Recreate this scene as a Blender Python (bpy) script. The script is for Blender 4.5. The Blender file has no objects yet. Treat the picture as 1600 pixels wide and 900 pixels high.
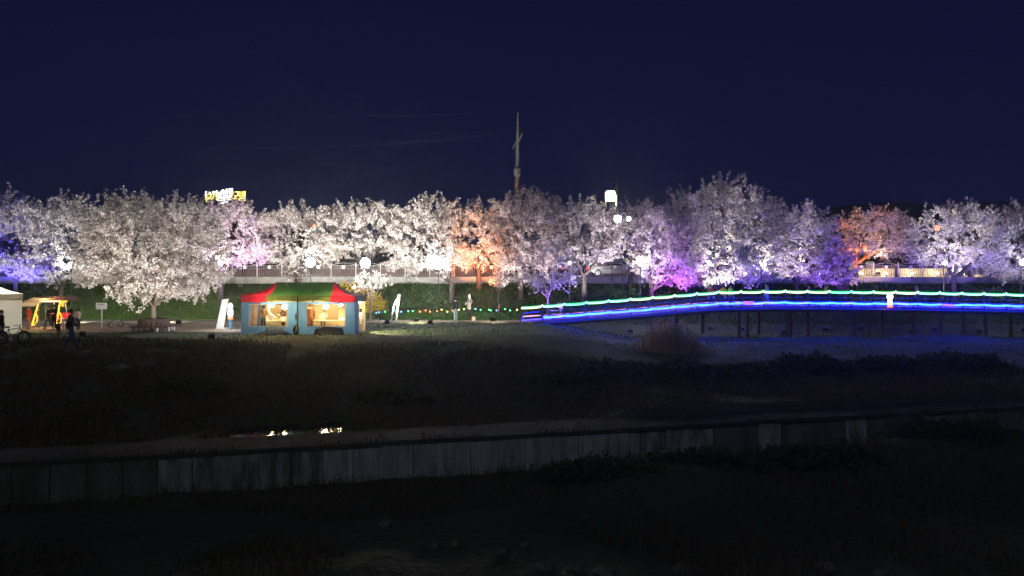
import bpy, math, random
import numpy as np
from mathutils import Vector, Matrix

C = bpy.context.scene.collection
SC = bpy.context.scene
RNG = np.random.default_rng(11)
random.seed(5)
PI = math.pi

# ------------------------------------------------------------------ camera
ZC = 2.9                 # eye height above the fairground
FPX = 1155.0             # focal length in pixels of the 1600 px photograph
HOR = 440.0              # row of the horizon
cd = bpy.data.cameras.new('camera')
cam = bpy.data.objects.new('camera', cd); C.objects.link(cam)
cam.location = (0, 0, ZC); cam.rotation_euler = (PI/2, 0, 0)
cd.sensor_width = 36; cd.lens = 36*FPX/1600; cd.shift_y = -(450-HOR)/1600
cd.clip_start = 0.1; cd.clip_end = 4000
SC.camera = cam

# ------------------------------------------------------------------ night sky
w = bpy.data.worlds.new('World'); SC.world = w; w.use_nodes = True
nt = w.node_tree; nt.nodes.clear()
o_ = nt.nodes.new('ShaderNodeOutputWorld'); bg = nt.nodes.new('ShaderNodeBackground')
tc = nt.nodes.new('ShaderNodeTexCoord'); sx = nt.nodes.new('ShaderNodeSeparateXYZ'); cr = nt.nodes.new('ShaderNodeValToRGB')
nt.links.new(tc.outputs['Generated'], sx.inputs[0]); nt.links.new(sx.outputs['Z'], cr.inputs[0])
nt.links.new(cr.outputs[0], bg.inputs[0]); nt.links.new(bg.outputs[0], o_.inputs[0])
cr.color_ramp.elements[0].position = 0.0; cr.color_ramp.elements[0].color = (0.0036, 0.0048, 0.0185, 1)
cr.color_ramp.elements[1].position = 0.45; cr.color_ramp.elements[1].color = (0.0019, 0.0022, 0.0140, 1)
bg.inputs[1].default_value = 1.0
# weak sun added as a stand-in for town light behind the camera
sl = bpy.data.lights.new('town_fill', 'SUN'); sl.energy = 0.13; sl.angle = math.radians(6); sl.color = (0.80, 0.90, 1.0)
so = bpy.data.objects.new('town_fill', sl); C.objects.link(so)
so.rotation_euler = (math.radians(58), 0, math.radians(-18))

SC.view_settings.view_transform = 'Standard'; SC.view_settings.look = 'None'
SC.view_settings.exposure = 0.9; SC.view_settings.gamma = 1.0
SC.render.engine = 'CYCLES'
cy = SC.cycles
cy.use_denoising = True; cy.max_bounces = 5; cy.diffuse_bounces = 3; cy.glossy_bounces = 3
cy.transmission_bounces = 4; cy.transparent_max_bounces = 10
cy.caustics_reflective = False; cy.caustics_refractive = False; cy.sample_clamp_indirect = 3.0
cy.use_adaptive_sampling = True; cy.adaptive_threshold = 0.02

# ------------------------------------------------------------------ helpers
def P(px, py, Y):
    """world point at distance Y that the photograph shows at px, py"""
    return Vector(((px-800)/FPX*Y, Y, ZC-(py-HOR)/FPX*Y))
def XX(px, Y): return (px-800)/FPX*Y
def ZZ(py, Y): return ZC-(py-HOR)/FPX*Y
def sstep(a, b, x):
    t = np.clip((np.asarray(x, float)-a)/(b-a), 0, 1); return t*t*(3-2*t)

class MB:
    def __init__(s): s.v = []; s.f = []; s.m = []
    def add(s, vs, fs, m=0):
        b = len(s.v); s.v.extend([tuple(p) for p in vs]); s.f.extend([tuple(i+b for i in f) for f in fs]); s.m.extend([m]*len(fs)); return s
    def box(s, c, d, m=0, rz=0.0, M=None):
        x, y, z = [k/2 for k in d]
        vs = [Vector((a*x, b*y, e*z)) for a in (-1, 1) for b in (-1, 1) for e in (-1, 1)]
        R = Matrix.Rotation(rz, 3, 'Z') if M is None else M
        vs = [R@p+Vector(c) for p in vs]
        return s.add(vs, [(0,1,3,2),(4,6,7,5),(0,4,5,1),(2,3,7,6),(0,2,6,4),(1,5,7,3)], m)
    def tube(s, pts, r, n=6, m=0, cap=True):
        pts = [Vector(p) for p in pts]; N = len(pts)
        rs = r if hasattr(r, '__len__') else [r]*N
        vs = []; up = Vector((0, 0, 1))
        for i, p in enumerate(pts):
            d = (pts[min(i+1, N-1)]-pts[max(i-1, 0)])
            if d.length < 1e-7: d = Vector((0, 0, 1))
            d.normalize()
            a = d.cross(up if abs(d.z) < .9 else Vector((1, 0, 0))).normalized(); b = d.cross(a)
            for k in range(n):
                t = 2*PI*k/n; vs.append(p+(a*math.cos(t)+b*math.sin(t))*rs[i])
        fs = [(i*n+k, i*n+(k+1) % n, (i+1)*n+(k+1) % n, (i+1)*n+k) for i in range(N-1) for k in range(n)]
        if cap: fs += [tuple(range(n-1, -1, -1)), tuple((N-1)*n+k for k in range(n))]
        return s.add(vs, fs, m)
    def lathe(s, prof, c=(0,0,0), n=12, m=0, M=None):
        vs = []; R = M or Matrix.Identity(3)
        for (r, z) in prof:
            for k in range(n):
                t = 2*PI*k/n; vs.append(R@Vector((r*math.cos(t), r*math.sin(t), z))+Vector(c))
        L = len(prof)
        fs = [(i*n+k, i*n+(k+1) % n, (i+1)*n+(k+1) % n, (i+1)*n+k) for i in range(L-1) for k in range(n)]
        fs += [tuple(range(n-1, -1, -1)), tuple((L-1)*n+k for k in range(n))]
        return s.add(vs, fs, m)
    def ball(s, c, r, n=10, k=6, m=0, sq=(1,1,1)):
        prof = [(max(r*math.sin(PI*i/k), r*.02), -r*math.cos(PI*i/k)) for i in range(k+1)]
        return s.lathe(prof, c, n, m, Matrix.Diagonal(sq).to_3x3())
    def prism(s, poly, x0, x1, axis='y', m=0):
        """poly in (a,b): axis y -> (x,z) extruded along y; axis x -> (y,z) along x"""
        n = len(poly)
        g = (lambda a, b, t: (a, t, b)) if axis == 'y' else (lambda a, b, t: (t, a, b))
        vs = [g(a, b, x0) for a, b in poly]+[g(a, b, x1) for a, b in poly]
        fs = [tuple(range(n)), tuple(range(2*n-1, n-1, -1))]+[(i, i+n, (i+1) % n+n, (i+1) % n) for i in range(n)]
        return s.add(vs, fs, m)
    def mesh(s, name, mats, smooth=False):
        me = bpy.data.meshes.new(name); me.from_pydata(s.v, [], s.f); 
        for mt in (mats if isinstance(mats, (list, tuple)) else [mats]): me.materials.append(mt)
        if any(s.m): me.polygons.foreach_set('material_index', s.m)
        if smooth: me.polygons.foreach_set('use_smooth', [True]*len(me.polygons))
        me.update(); return me
    def build(s, name, mats, parent=None, smooth=False, loc=None):
        return put(name, s.mesh(name, mats, smooth), parent, loc)

def put(name, me, parent=None, loc=None, rot=None):
    o = bpy.data.objects.new(name, me); C.objects.link(o)
    if parent is not None: o.parent = parent
    if loc is not None: o.location = loc
    if rot is not None: o.rotation_euler = rot
    return o
def npmesh(name, V, F, mats, smooth=False, uv=None):
    """fast mesh from numpy: V (n,3), F (m,k) all faces with k corners"""
    V = np.asarray(V, np.float32); F = np.asarray(F, np.int32); k = F.shape[1]
    me = bpy.data.meshes.new(name)
    me.vertices.add(len(V)); me.vertices.foreach_set('co', V.ravel())
    me.loops.add(F.size); me.loops.foreach_set('vertex_index', F.ravel())
    me.polygons.add(len(F)); me.polygons.foreach_set('loop_start', np.arange(0, F.size, k, dtype=np.int32))
    for mt in (mats if isinstance(mats, (list, tuple)) else [mats]): me.materials.append(mt)
    me.update(calc_edges=True); me.validate()
    if smooth: me.polygons.foreach_set('use_smooth', [True]*len(me.polygons))
    return me
def tag(o, label=None, cat=None, group=None, kind=None):
    if label: o['label'] = label
    if cat: o['category'] = cat
    if group: o['group'] = group
    if kind: o['kind'] = kind
    return o
def thing(name, label, cat, loc=(0,0,0), rz=0.0, group=None):
    o = bpy.data.objects.new(name, None); C.objects.link(o); o.empty_display_size = .3
    o.location = loc; o.rotation_euler = (0, 0, rz)
    return tag(o, label, cat, group)
def light(kind, parent, loc, col, watts, radius=.08, aim=None, cone=80, blend=.6):
    l = bpy.data.lights.new('lamp_light', kind); l.color = col; l.energy = watts; l.shadow_soft_size = radius
    o = bpy.data.objects.new('lamp_light', l); C.objects.link(o); o.parent = parent; o.location = loc
    if kind == 'SPOT':
        l.spot_size = math.radians(cone); l.spot_blend = blend
        o.rotation_euler = Vector(aim).to_track_quat('-Z', 'Y').to_euler()
    return o

# ------------------------------------------------------------------ materials
def mat(name, col, rough=.8, col2=None, scale=3.0, detail=4.0, bump=0.0, bscale=None, metal=0.0, trans=0.0, island=None,
        emit=None, estr=0.0, stretch=None, spec=.5, lo=.35, hi=.65):
    m = bpy.data.materials.new(name); m.use_nodes = True; t = m.node_tree; b = t.nodes['Principled BSDF']
    b.inputs['Base Color'].default_value = (*col, 1); b.inputs['Roughness'].default_value = rough
    b.inputs['Metallic'].default_value = metal; b.inputs['Specular IOR Level'].default_value = spec
    src = None
    if col2 is not None or bump:
        g = t.nodes.new('ShaderNodeNewGeometry'); mp = t.nodes.new('ShaderNodeMapping')
        t.links.new(g.outputs['Position'], mp.inputs[0])
        if stretch: mp.inputs['Scale'].default_value = stretch
    if col2 is not None:
        n = t.nodes.new('ShaderNodeTexNoise'); n.inputs['Scale'].default_value = scale; n.inputs['Detail'].default_value = detail
        n.inputs['Roughness'].default_value = .65
        t.links.new(mp.outputs[0], n.inputs['Vector'])
        r = t.nodes.new('ShaderNodeValToRGB'); r.color_ramp.elements[0].position = lo; r.color_ramp.elements[1].position = hi
        r.color_ramp.elements[0].color = (*col, 1); r.color_ramp.elements[1].color = (*col2, 1)
        t.links.new(n.outputs['Fac'], r.inputs[0]); src = r.outputs[0]
    if island is not None:
        g2 = t.nodes.new('ShaderNodeNewGeometry'); r2 = t.nodes.new('ShaderNodeValToRGB')
        els = r2.color_ramp.elements
        els[0].color = (*island[0], 1); els[1].color = (*island[-1], 1)
        for i, c in enumerate(island[1:-1]):
            e = els.new((i+1)/(len(island)-1)); e.color = (*c, 1)
        t.links.new(g2.outputs['Random Per Island'], r2.inputs[0]); src = r2.outputs[0]
    if src is not None: t.links.new(src, b.inputs['Base Color'])
    if bump:
        n2 = t.nodes.new('ShaderNodeTexNoise'); n2.inputs['Scale'].default_value = bscale or scale*4; n2.inputs['Detail'].default_value = 6
        t.links.new(mp.outputs[0], n2.inputs['Vector'])
        bp = t.nodes.new('ShaderNodeBump'); bp.inputs['Strength'].default_value = bump; bp.inputs['Distance'].default_value = .1
        t.links.new(n2.outputs['Fac'], bp.inputs['Height']); t.links.new(bp.outputs[0], b.inputs['Normal'])
    if trans:
        tr = t.nodes.new('ShaderNodeBsdfTranslucent'); mx = t.nodes.new('ShaderNodeMixShader'); mx.inputs[0].default_value = trans
        tr.inputs[0].default_value = (*col, 1)
        if src is not None: t.links.new(src, tr.inputs[0])
        t.links.new(b.outputs[0], mx.inputs[1]); t.links.new(tr.outputs[0], mx.inputs[2])
        t.links.new(mx.outputs[0], t.nodes['Material Output'].inputs[0])
    if emit is not None:
        b.inputs['Emission Color'].default_value = (*emit, 1); b.inputs['Emission Strength'].default_value = estr
    return m
def glow(name, col, s): return mat(name, (0.02, 0.02, 0.02), .4, emit=col, estr=s)
def clear(name, tint=(1,1,1), gloss=.08):
    m = bpy.data.materials.new(name); m.use_nodes = True; t = m.node_tree; t.nodes.remove(t.nodes['Principled BSDF'])
    a = t.nodes.new('ShaderNodeBsdfTransparent'); a.inputs[0].default_value = (*tint, 1)
    g = t.nodes.new('ShaderNodeBsdfGlossy'); g.inputs['Roughness'].default_value = .12
    mx = t.nodes.new('ShaderNodeMixShader'); mx.inputs[0].default_value = gloss
    t.links.new(a.outputs[0], mx.inputs[1]); t.links.new(g.outputs[0], mx.inputs[2]); t.links.new(mx.outputs[0], t.nodes['Material Output'].inputs[0])
    return m

M = {}
M['ground'] = mat('ground', (.026, .046, .014), .95, (.048, .048, .022), .55, 8, .7, 5, lo=.42, hi=.75)
M['dirt'] = mat('dirt', (.26, .19, .12), .95, (.14, .10, .06), 1.1, 8, .6, 9)
M['asphalt'] = mat('asphalt', (.05, .05, .052), .8, (.07, .07, .07), 4, 6, .3, 30)
M['road_paint'] = mat('road_paint', (.7, .7, .66), .7, (.5, .5, .47), 6)
M['concrete'] = mat('concrete', (.42, .41, .38), .9, (.30, .29, .27), 1.3, 6, .3, 12)
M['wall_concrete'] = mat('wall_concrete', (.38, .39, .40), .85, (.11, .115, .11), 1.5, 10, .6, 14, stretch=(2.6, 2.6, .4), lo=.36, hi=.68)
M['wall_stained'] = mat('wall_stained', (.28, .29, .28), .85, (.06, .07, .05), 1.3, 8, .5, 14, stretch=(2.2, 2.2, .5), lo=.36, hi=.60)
M['wall_dark_green'] = mat('wall_dark_green', (.12, .125, .10), .9, (.04, .055, .03), 1.1, 8, .6, 14, stretch=(1.8, 1.8, .5), lo=.36, hi=.62)
M['coping'] = mat('coping', (.038, .038, .028), .95, (.02, .024, .013), .9, 8, .5, 12)
M['rubble'] = mat('rubble', (.20, .19, .18), .95, (.07, .065, .055), 1.6, 8, .7, 10)
M['rock'] = mat('rock', (.12, .115, .11), .9, (.05, .05, .045), 2.5, 8, .6, 12)
M['bark'] = mat('bark', (.085, .065, .055), .95, (.045, .035, .03), 4, 6, .7, 14, stretch=(1, 1, .3))
M['bark_pale'] = mat('bark_pale', (.22, .18, .14), .9, (.14, .11, .09), 5, 6, .4, 14)
M['blossom'] = mat('blossom', (.8, .74, .74), .8, trans=.48, spec=.1,
    island=[(.40, .30, .28), (.64, .56, .53), (.80, .755, .72), (.86, .82, .78), (.88, .86, .82), (.70, .62, .58)])
M['grass'] = mat('grass', (.05, .10, .03), .8, trans=.25, spec=.1, island=[(.035, .085, .012), (.06, .12, .02), (.055, .11, .018), (.10, .13, .03)])
M['dry_grass'] = mat('dry_grass', (.1, .09, .04), .9, trans=.2, spec=.1, island=[(.04, .055, .02), (.08, .08, .03), (.11, .09, .05), (.10, .05, .035), (.04, .06, .02)])
M['reed'] = mat('reed', (.3, .24, .16), .9, trans=.2, spec=.1, island=[(.22, .17, .11), (.34, .27, .18), (.28, .2, .14)])
M['shrub'] = mat('shrub', (.05, .09, .03), .8, trans=.2, spec=.1, island=[(.025, .04, .015), (.04, .06, .02), (.06, .07, .03)])
M['hedge'] = mat('hedge', (.04, .09, .03), .7, trans=.2, spec=.1, island=[(.02, .05, .015), (.045, .09, .025), (.06, .11, .03)])
M['forsythia'] = mat('forsythia', (.7, .5, .05), .8, trans=.3, spec=.1, island=[(.24, .2, .05), (.62, .45, .06), (.75, .55, .06), (.35, .3, .08)])
M['hill'] = mat('hill', (.06, .08, .06), 1, (.09, .11, .08), .05, 6)
M['fence_metal'] = mat('fence_metal', (.30, .25, .23), .6, (.22, .17, .16), 3)
M['post_metal'] = mat('post_metal', (.62, .58, .54), .5)
M['white_disc'] = mat('white_disc', (.78, .76, .74), .5)
M['red_barrier'] = mat('red_barrier', (.32, .12, .09), .85, (.22, .09, .07), 2, 5, .2, 14)
M['cream_barrier'] = mat('cream_barrier', (.72, .62, .45), .8, (.55, .46, .33), 2, 5, .2, 14)
M['utility'] = mat('utility', (.30, .30, .26), .9, (.2, .2, .17), 2, 5, .3, 12)
M['dark_metal'] = mat('dark_metal', (.03, .03, .035), .5, metal=.4)
M['grey_metal'] = mat('grey_metal', (.35, .35, .36), .4, metal=.7)
M['black'] = mat('black', (.015, .015, .016), .6)
M['rubber'] = mat('rubber', (.018, .018, .018), .8)
M['white_paint'] = mat('white_paint', (.8, .8, .78), .5, (.7, .7, .67), 3)
M['timber'] = mat('timber', (.075, .042, .032), .75, (.045, .025, .02), 6, 6, .3, 20, stretch=(.3, 1, 1))
M['bridge_wood'] = mat('bridge_wood', (.08, .055, .04), .8, (.05, .035, .025), 5, 6, .3, 18)
M['bridge_metal'] = mat('bridge_metal', (.07, .065, .065), .5, (.045, .045, .045), 4, metal=.2)
M['red_fabric'] = mat('red_fabric', (.66, .02, .045), .75, (.55, .015, .035), 2.2, 4, .15, 6, trans=.4)
M['green_fabric'] = mat('green_fabric', (.03, .12, .012), .75, (.045, .155, .018), 1.6, 4, .25, 5, trans=.18)
M['olive_fabric'] = mat('olive_fabric', (.13, .17, .03), .75, (.08, .12, .02), 3.5, 4, .15, 6, trans=.22)
M['navy_fabric'] = mat('navy_fabric', (.02, .025, .05), .75, (.03, .035, .06), 2.2, trans=.1)
M['teal_fabric'] = mat('teal_fabric', (.13, .36, .72), .7, (.19, .43, .76), 1.6, 4, .2, 5, trans=.27)
M['beige_fabric'] = mat('beige_fabric', (.70, .58, .36), .8, (.60, .48, .28), 1.2, 4, .2, 5, trans=.15)
M['white_fabric'] = mat('white_fabric', (.80, .79, .74), .8, (.74, .73, .68), 1.2, 4, .1, 5, trans=.45)
M['canvas'] = mat('canvas', (.46, .42, .33), .8, (.38, .35, .27), 1.4, 4, .1, 6, trans=.3)
M['pink_cloth'] = mat('pink_cloth', (.70, .50, .42), .8, (.6, .42, .35), 4, trans=.3)
M['grey_cloth'] = mat('grey_cloth', (.55, .60, .55), .8, (.4, .46, .43), 5, trans=.2)
M['dark_tarp'] = mat('dark_tarp', (.07, .055, .055), .7, (.10, .075, .07), 4, 4, .3, 12)
M['paper'] = mat('paper', (.85, .85, .85), .7)
M['pane'] = clear('pane', (.97, .95, .90), .06)
M['glass'] = mat('glass', (.02, .025, .03), .08)
M['silver'] = mat('silver', (.62, .62, .60), .25, metal=.5)
M['dark_car'] = mat('dark_car', (.05, .05, .06), .25, metal=.3)
M['white_car'] = mat('white_car', (.7, .7, .7), .3)
M['building'] = mat('building', (.12, .10, .09), .9, (.09, .08, .07), .6, 5)
M['brick_building'] = mat('brick_building', (.14, .06, .045), .9, (.10, .045, .035), .6, 5)
M['sock'] = mat('sock', (.7, .7, .7), .8)
M['blue_paint'] = mat('blue_paint', (.05, .22, .35), .5)
M['tan_plastic'] = mat('tan_plastic', (.55, .45, .30), .6)
M['terracotta'] = mat('terracotta', (.16, .06, .045), .8, (.11, .045, .035), 3, 5, .3, 14)
# glowing things
M['white_led'] = glow('white_led', (.93, .98, 1.0), 190)
M['warm_led'] = glow('warm_led', (1.0, .88, .70), 90)
M['soft_lamp'] = glow('soft_lamp', (1.0, 1.0, .62), 1.8)
M['bulb'] = glow('bulb', (1.0, .74, .42), 240)
M['amber_rope'] = glow('amber_rope', (1.0, .42, .03), 1.5)
M['amber_rope_pale'] = glow('amber_rope_pale', (1.0, .66, .28), 1.4)
M['headlamp'] = glow('headlamp', (1.0, .95, .85), 14)
M['tail_lamp'] = glow('tail_lamp', (1.0, .05, .05), 3)
M['red_lamp'] = glow('red_lamp', (1.0, .12, .06), 3)
M['letter_white'] = glow('letter_white', (1, .99, 1), 1.8)
M['letter_yellow'] = glow('letter_yellow', (1.0, .72, .14), 1.5)
M['lit_white'] = glow('lit_white', (.95, .97, 1), 2.4)
M['lit_pane'] = glow('lit_pane', (1.0, .9, .66), .16)
M['lit_red'] = glow('lit_red', (1, .12, .05), 2.0)
GREENS = [glow('rope_green', (.12, .8, .34), 2.0), glow('rope_mint', (.24, .8, .54), 2.2), glow('rope_lime', (.44, .85, .30), 2.0), glow('rope_pale', (.56, .85, .42), 2.0)]
M['rope_glow_green'] = glow('rope_glow_green', (.0, .55, .16), .8)
BLUES = [glow('rope_blue', (.003, .011, 1.0), 42), glow('rope_cyan', (.003, .014, 1.0), 42), glow('rope_ice', (.007, .012, 1.0), 42), glow('rope_violet', (.009, .004, 1.0), 42)]
M['rope_pink'] = glow('rope_pink', (1.0, .36, .62), 1.6)
M['rope_deep_blue'] = glow('rope_deep_blue', (.01, .005, 1.0), 3.0)
M['far_fill_blue'] = glow('far_fill_blue', (.012, .008, 1.0), 22)
FAIRY = {'b': glow('fairy_blue', (.08, .2, 1), 5), 'g': glow('fairy_green', (.1, 1, .2), 3.5), 'r': glow('fairy_red', (1, .16, .05), 4), 'y': glow('fairy_yellow', (1, .75, .15), 3.5), 'c': glow('fairy_cyan', (.15, .8, .9), 3)}

# ------------------------------------------------------------------ terrain
def vnoise(x, y, s, seed=0):
    x = np.asarray(x, float)*s; y = np.asarray(y, float)*s
    i = np.floor(x); j = np.floor(y); u = x-i; v = y-j; u = u*u*(3-2*u); v = v*v*(3-2*v)
    def h(a, b): return np.modf(np.abs(np.sin(a*127.1+b*311.7+seed*17.3)*43758.5453))[0]
    return (h(i, j)*(1-u)+h(i+1, j)*u)*(1-v)+(h(i, j+1)*(1-u)+h(i+1, j+1)*u)*v-.5
def Yf(X): return 22.8+.27*X          # front edge of the stream wall
WALLW = 1.9
Z_TOP, Z_BED, Z_WATER = -1.85, -2.95, -2.1
def ground_z(X, Y):
    X = np.asarray(X, float); Y = np.asarray(Y, float)
    w = Y-(22.8+.27*np.clip(X, -60, 60))
    n1 = vnoise(X, Y, .35, 1); n2 = vnoise(X, Y, 1.1, 2); n3 = vnoise(X, Y, 2.6, 3)
    # far side terrace, lower where the bridge spans
    right = sstep(1.0, 9.0, X)
    terr = -right*(1.0+.3*n1)*(1-sstep(54.5, 59, Y))
    terr = terr+(n2*.10+n3*.05)*(1-sstep(34, 41, Y)*(1-right))+n2*.03
    bankw = np.clip((w-4.6-1.2*n1)/13.2, 0, 1); bankw = bankw*.6+.4*sstep(0, 1, bankw)
    pool = np.maximum.reduce([sstep(a-.35, a+.15, X+.25*n2)*sstep(b+.15, b-.35, X+.25*n2)*sstep(5.5, 4.6, w+.9*n3) for a, b in ((-9.25, -6.95), (-6.75, -5.5))])
    wet = -1.93-.5*pool+.08*n2+.06*n3+.35*sstep(2.5, 5, X)
    far = wet+(terr-wet)*bankw+n1*.35*bankw*(1-bankw)*4
    near = Z_BED+.45*np.maximum(n1, 0)+n2*.12+n3*.06
    # mound of weeds in the stream bed
    near = near+.75*np.exp(-(((X-4.5)/3.2)**2+((Y-20.3)/1.5)**2))+.9*np.exp(-(((X-14)/4.5)**2+((Y-23.0)/1.6)**2))
    near = near+(1.2-near)*sstep(9.0, 1.0, Y)
    z = np.where(w < .95, near, np.where(w < WALLW-.15, Z_TOP-.35, far))
    slope = sstep(57.2, 63.2, Y)*.35+np.clip((Y-57.4)/(63.2-57.4), 0, 1)*.65
    z = z+(2.74-z)*slope
    z = z+(n2*.12+n3*.08)*np.clip((Y-57.4)/2, 0, 1)*(1-sstep(61.5, 63, Y))
    return np.where(Y > 63.6, 3.2-.0*X, z)
def gz(X, Y): return float(ground_z(X, Y))

def grid(xs, ys):
    gx, gy = np.meshgrid(xs, ys); nx, ny = len(xs), len(ys)
    idx = np.arange(nx*ny).reshape(ny, nx)
    F = np.stack([idx[:-1, :-1], idx[:-1, 1:], idx[1:, 1:], idx[1:, :-1]], -1).reshape(-1, 4)
    return gx.ravel(), gy.ravel(), F
def spread(a, b, step, far, n=22):
    mid = np.arange(a, b+1e-6, step); t = np.linspace(0, 1, n+1)[1:]**2.2
    return mid, t
midx, t = spread(-56, 56, .32, 0)
xs = np.concatenate([(-56-t*1700)[::-1], midx, 56+t*1700])
midy, t = spread(2, 66, .30, 0)
ys = np.concatenate([(2-t*300)[::-1], midy, 66+t*2400])
gx, gy, F = grid(xs, ys)
gzv = ground_z(gx, gy)
o = put('ground', npmesh('ground', np.stack([gx, gy, gzv], 1), F, M['ground'], True)); tag(o, kind='structure')

# trodden dirt on the terrace (a sheet lying on the ground)
def ribbon(name, fx0, fx1, y0, y1, m, dz=.03, step=.4):
    ysr = np.arange(y0, y1+1e-6, step); V = []; n = 60
    for y in ysr:
        a, b = fx0(y), fx1(y)
        for k in range(n+1):
            x = a+(b-a)*k/n; V.append((x, y))
    V = np.array(V); idx = np.arange(len(V)).reshape(len(ysr), n+1)
    F = np.stack([idx[:-1, :-1], idx[:-1, 1:], idx[1:, 1:], idx[1:, :-1]], -1).reshape(-1, 4)
    # ragged front and back edge
    yy = V[:, 1].copy(); e0 = yy <= y0+.01; e1 = yy >= y1-.01
    yy[e0] += (vnoise(V[e0, 0], V[e0, 1], .8, 5))*1.1; yy[e1] += (vnoise(V[e1, 0], V[e1, 1], .8, 6))*.9
    z = ground_z(V[:, 0], yy)+dz
    return tag(put(name, npmesh(name, np.stack([V[:, 0], yy, z], 1), F, m, True)), kind='structure')
ribbon('dirt_path', lambda y: -44, lambda y: -10.5+.0*y, 41.6, 53.5, M['dirt'])
ribbon('footpath', lambda y: -10.5, lambda y: 1.6, 51.6, 54.8, M['dirt'], .035)

# water between the wall and the far bank
wx = np.linspace(-60, 60, 121); V = []
for x in wx:
    yb = Yf(x)+WALLW-.05
    for k in range(9): V.append((x, yb+k*.95, Z_WATER))
idx = np.arange(len(V)).reshape(len(wx), 9)
F = np.stack([idx[:-1, :-1], idx[1:, :-1], idx[1:, 1:], idx[:-1, 1:]], -1).reshape(-1, 4)
M['water'] = mat('water', (.006, .008, .007), .09, bump=.06, bscale=4.5, spec=.6)
o = put('water', npmesh('water', V, F, M['water'], True)); tag(o, kind='structure')

# far hills
def hills():
    V = []; F = []
    xsn = np.linspace(-900, 900, 120)
    top = 10+33*np.exp(-((xsn-235)/110)**2)+22*np.exp(-((xsn-420)/160)**2)+8*vnoise(xsn, xsn*0, .02, 7)+3*vnoise(xsn, xsn*0, .09, 8)
    for k, (yy, s) in enumerate([(330, 0), (365, .55), (400, .88), (430, 1.0), (520, 0.0)]):
        for i, x in enumerate(xsn): V.append((x, yy+10*math.sin(x*.02+k), 2.5+top[i]*s))
    idx = np.arange(len(V)).reshape(5, 120)
    F = np.stack([idx[:-1, :-1], idx[:-1, 1:], idx[1:, 1:], idx[1:, :-1]], -1).reshape(-1, 4)
    return tag(put('hills', npmesh('hills', V, F, M['hill'], True)), kind='structure')
hills()

# ------------------------------------------------------------------ road on the embankment
b = MB(); b.box((0, 68.6, 3.26), (170, 8.4, .12)); tag(b.build('road', M['asphalt']), kind='structure')
lb = MB()
for k in range(-20, 21): lb.box((k*4.2, 68.4, 3.327), (2.2, .14, .006))
tag(lb.build('road_marking', M['road_paint']), kind='structure')
kerb = bpy.data.objects.new('kerb', None); C.objects.link(kerb); kerb.location = (0, 63.6, 3.0); tag(kerb, kind='structure')
kb = MB(); kb.box((0, 0, 0), (3.97, 1.0, .66)); kb = kb.mesh('kerb_block', M['concrete'])
for k in range(-13, 14): put('kerb_block', kb, kerb, (k*4.0, random.uniform(-.01, .01), random.uniform(-.012, .012)))

# fence along the road
FY = 63.55; Z0 = 3.34; BAY = 2.12
fence = thing('roadside_fence', 'long brown metal fence with pale posts and white discs along the road edge', 'fence', (0, FY, Z0))
pm = MB(); pm.box((0, 0, .56), (.085, .085, 1.12)); pm.ball((0, 0, 1.15), .06, 8, 5); pm = pm.mesh('post', M['post_metal'])
rm = MB(); rm.box((0, 0, .93), (BAY-.09, .05, .055)); rm = rm.mesh('top_rail', M['fence_metal'])
rl = MB(); rl.box((0, 0, .12), (BAY-.09, .05, .055)); rl = rl.mesh('bottom_rail', M['fence_metal'])
am = MB(); am.tube([(-BAY/2+BAY*k/12, 0, .97+.19*math.sin(PI*k/12)) for k in range(13)], .018, 5); am = am.mesh('arch', M['post_metal'])
dm = MB(); dm.lathe([(.15, -.02), (.16, 0), (.15, .02)], (0, -.04, .80), 14, 0, Matrix.Rotation(PI/2, 3, 'X')); dm = dm.mesh('disc', M['white_disc'])
bm_ = MB(); bm_.box((0, 0, .53), (.06, .025, .78)); bm_ = bm_.mesh('baluster', M['fence_metal'])
bars = []
NB = 22
for k in range(-NB, NB+1):
    x = (k-.5)*BAY+.35; put('post', pm, fence, (x, 0, 0))
    if k < NB:
        xc = x+BAY/2
        put('top_rail', rm, fence, (xc, 0, 0)); put('bottom_rail', rl, fence, (xc, 0, 0)); put('arch', am, fence, (xc, 0, 0)); put('disc', dm, fence, (xc, 0, 0))
        for q in range(1, 11): bars.append(x+BAY*q/11)
bars.sort(key=abs)
for x in bars[:300]: put('baluster', bm_, fence, (x, 0, 0))
rest = MB()
for x in bars[300:]: rest.box((x, 0, .53), (.06, .025, .78))
tag(rest.build('baluster_row', M['fence_metal'], fence), kind='stuff')

# low walls on the far side of the road
def barrier(name, label, px0, px1, m, h, Y=73.6):
    x0, x1 = XX(px0, Y), XX(px1, Y); t = thing(name, label, 'wall', ((x0+x1)/2, Y, 3.2))
    n = max(2, round((x1-x0)/3)); L = (x1-x0)/n
    me = MB(); me.box((0, 0, h/2), (L-.03, .25, h)); me = me.mesh('wall_panel', m)
    cm = MB(); cm.box((0, 0, h+.04), (L-.02, .34, .08)); cm = cm.mesh('cap_stone', M['concrete'])
    for k in range(n):
        xx = -(x1-x0)/2+(k+.5)*L; put('wall_panel', me, t, (xx, 0, 0)); put('cap_stone', cm, t, (xx, 0, 0))
barrier('red_wall', 'low red brown wall across the road, behind the middle of the fence', 230, 1010, M['red_barrier'], .95)
barrier('added_cream_wall', 'low cream wall added across the road to catch warm light, behind the fence end', 1130, 1700, M['cream_barrier'], .95)  # added wall, stands in for the warm strip of passing car lights
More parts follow.
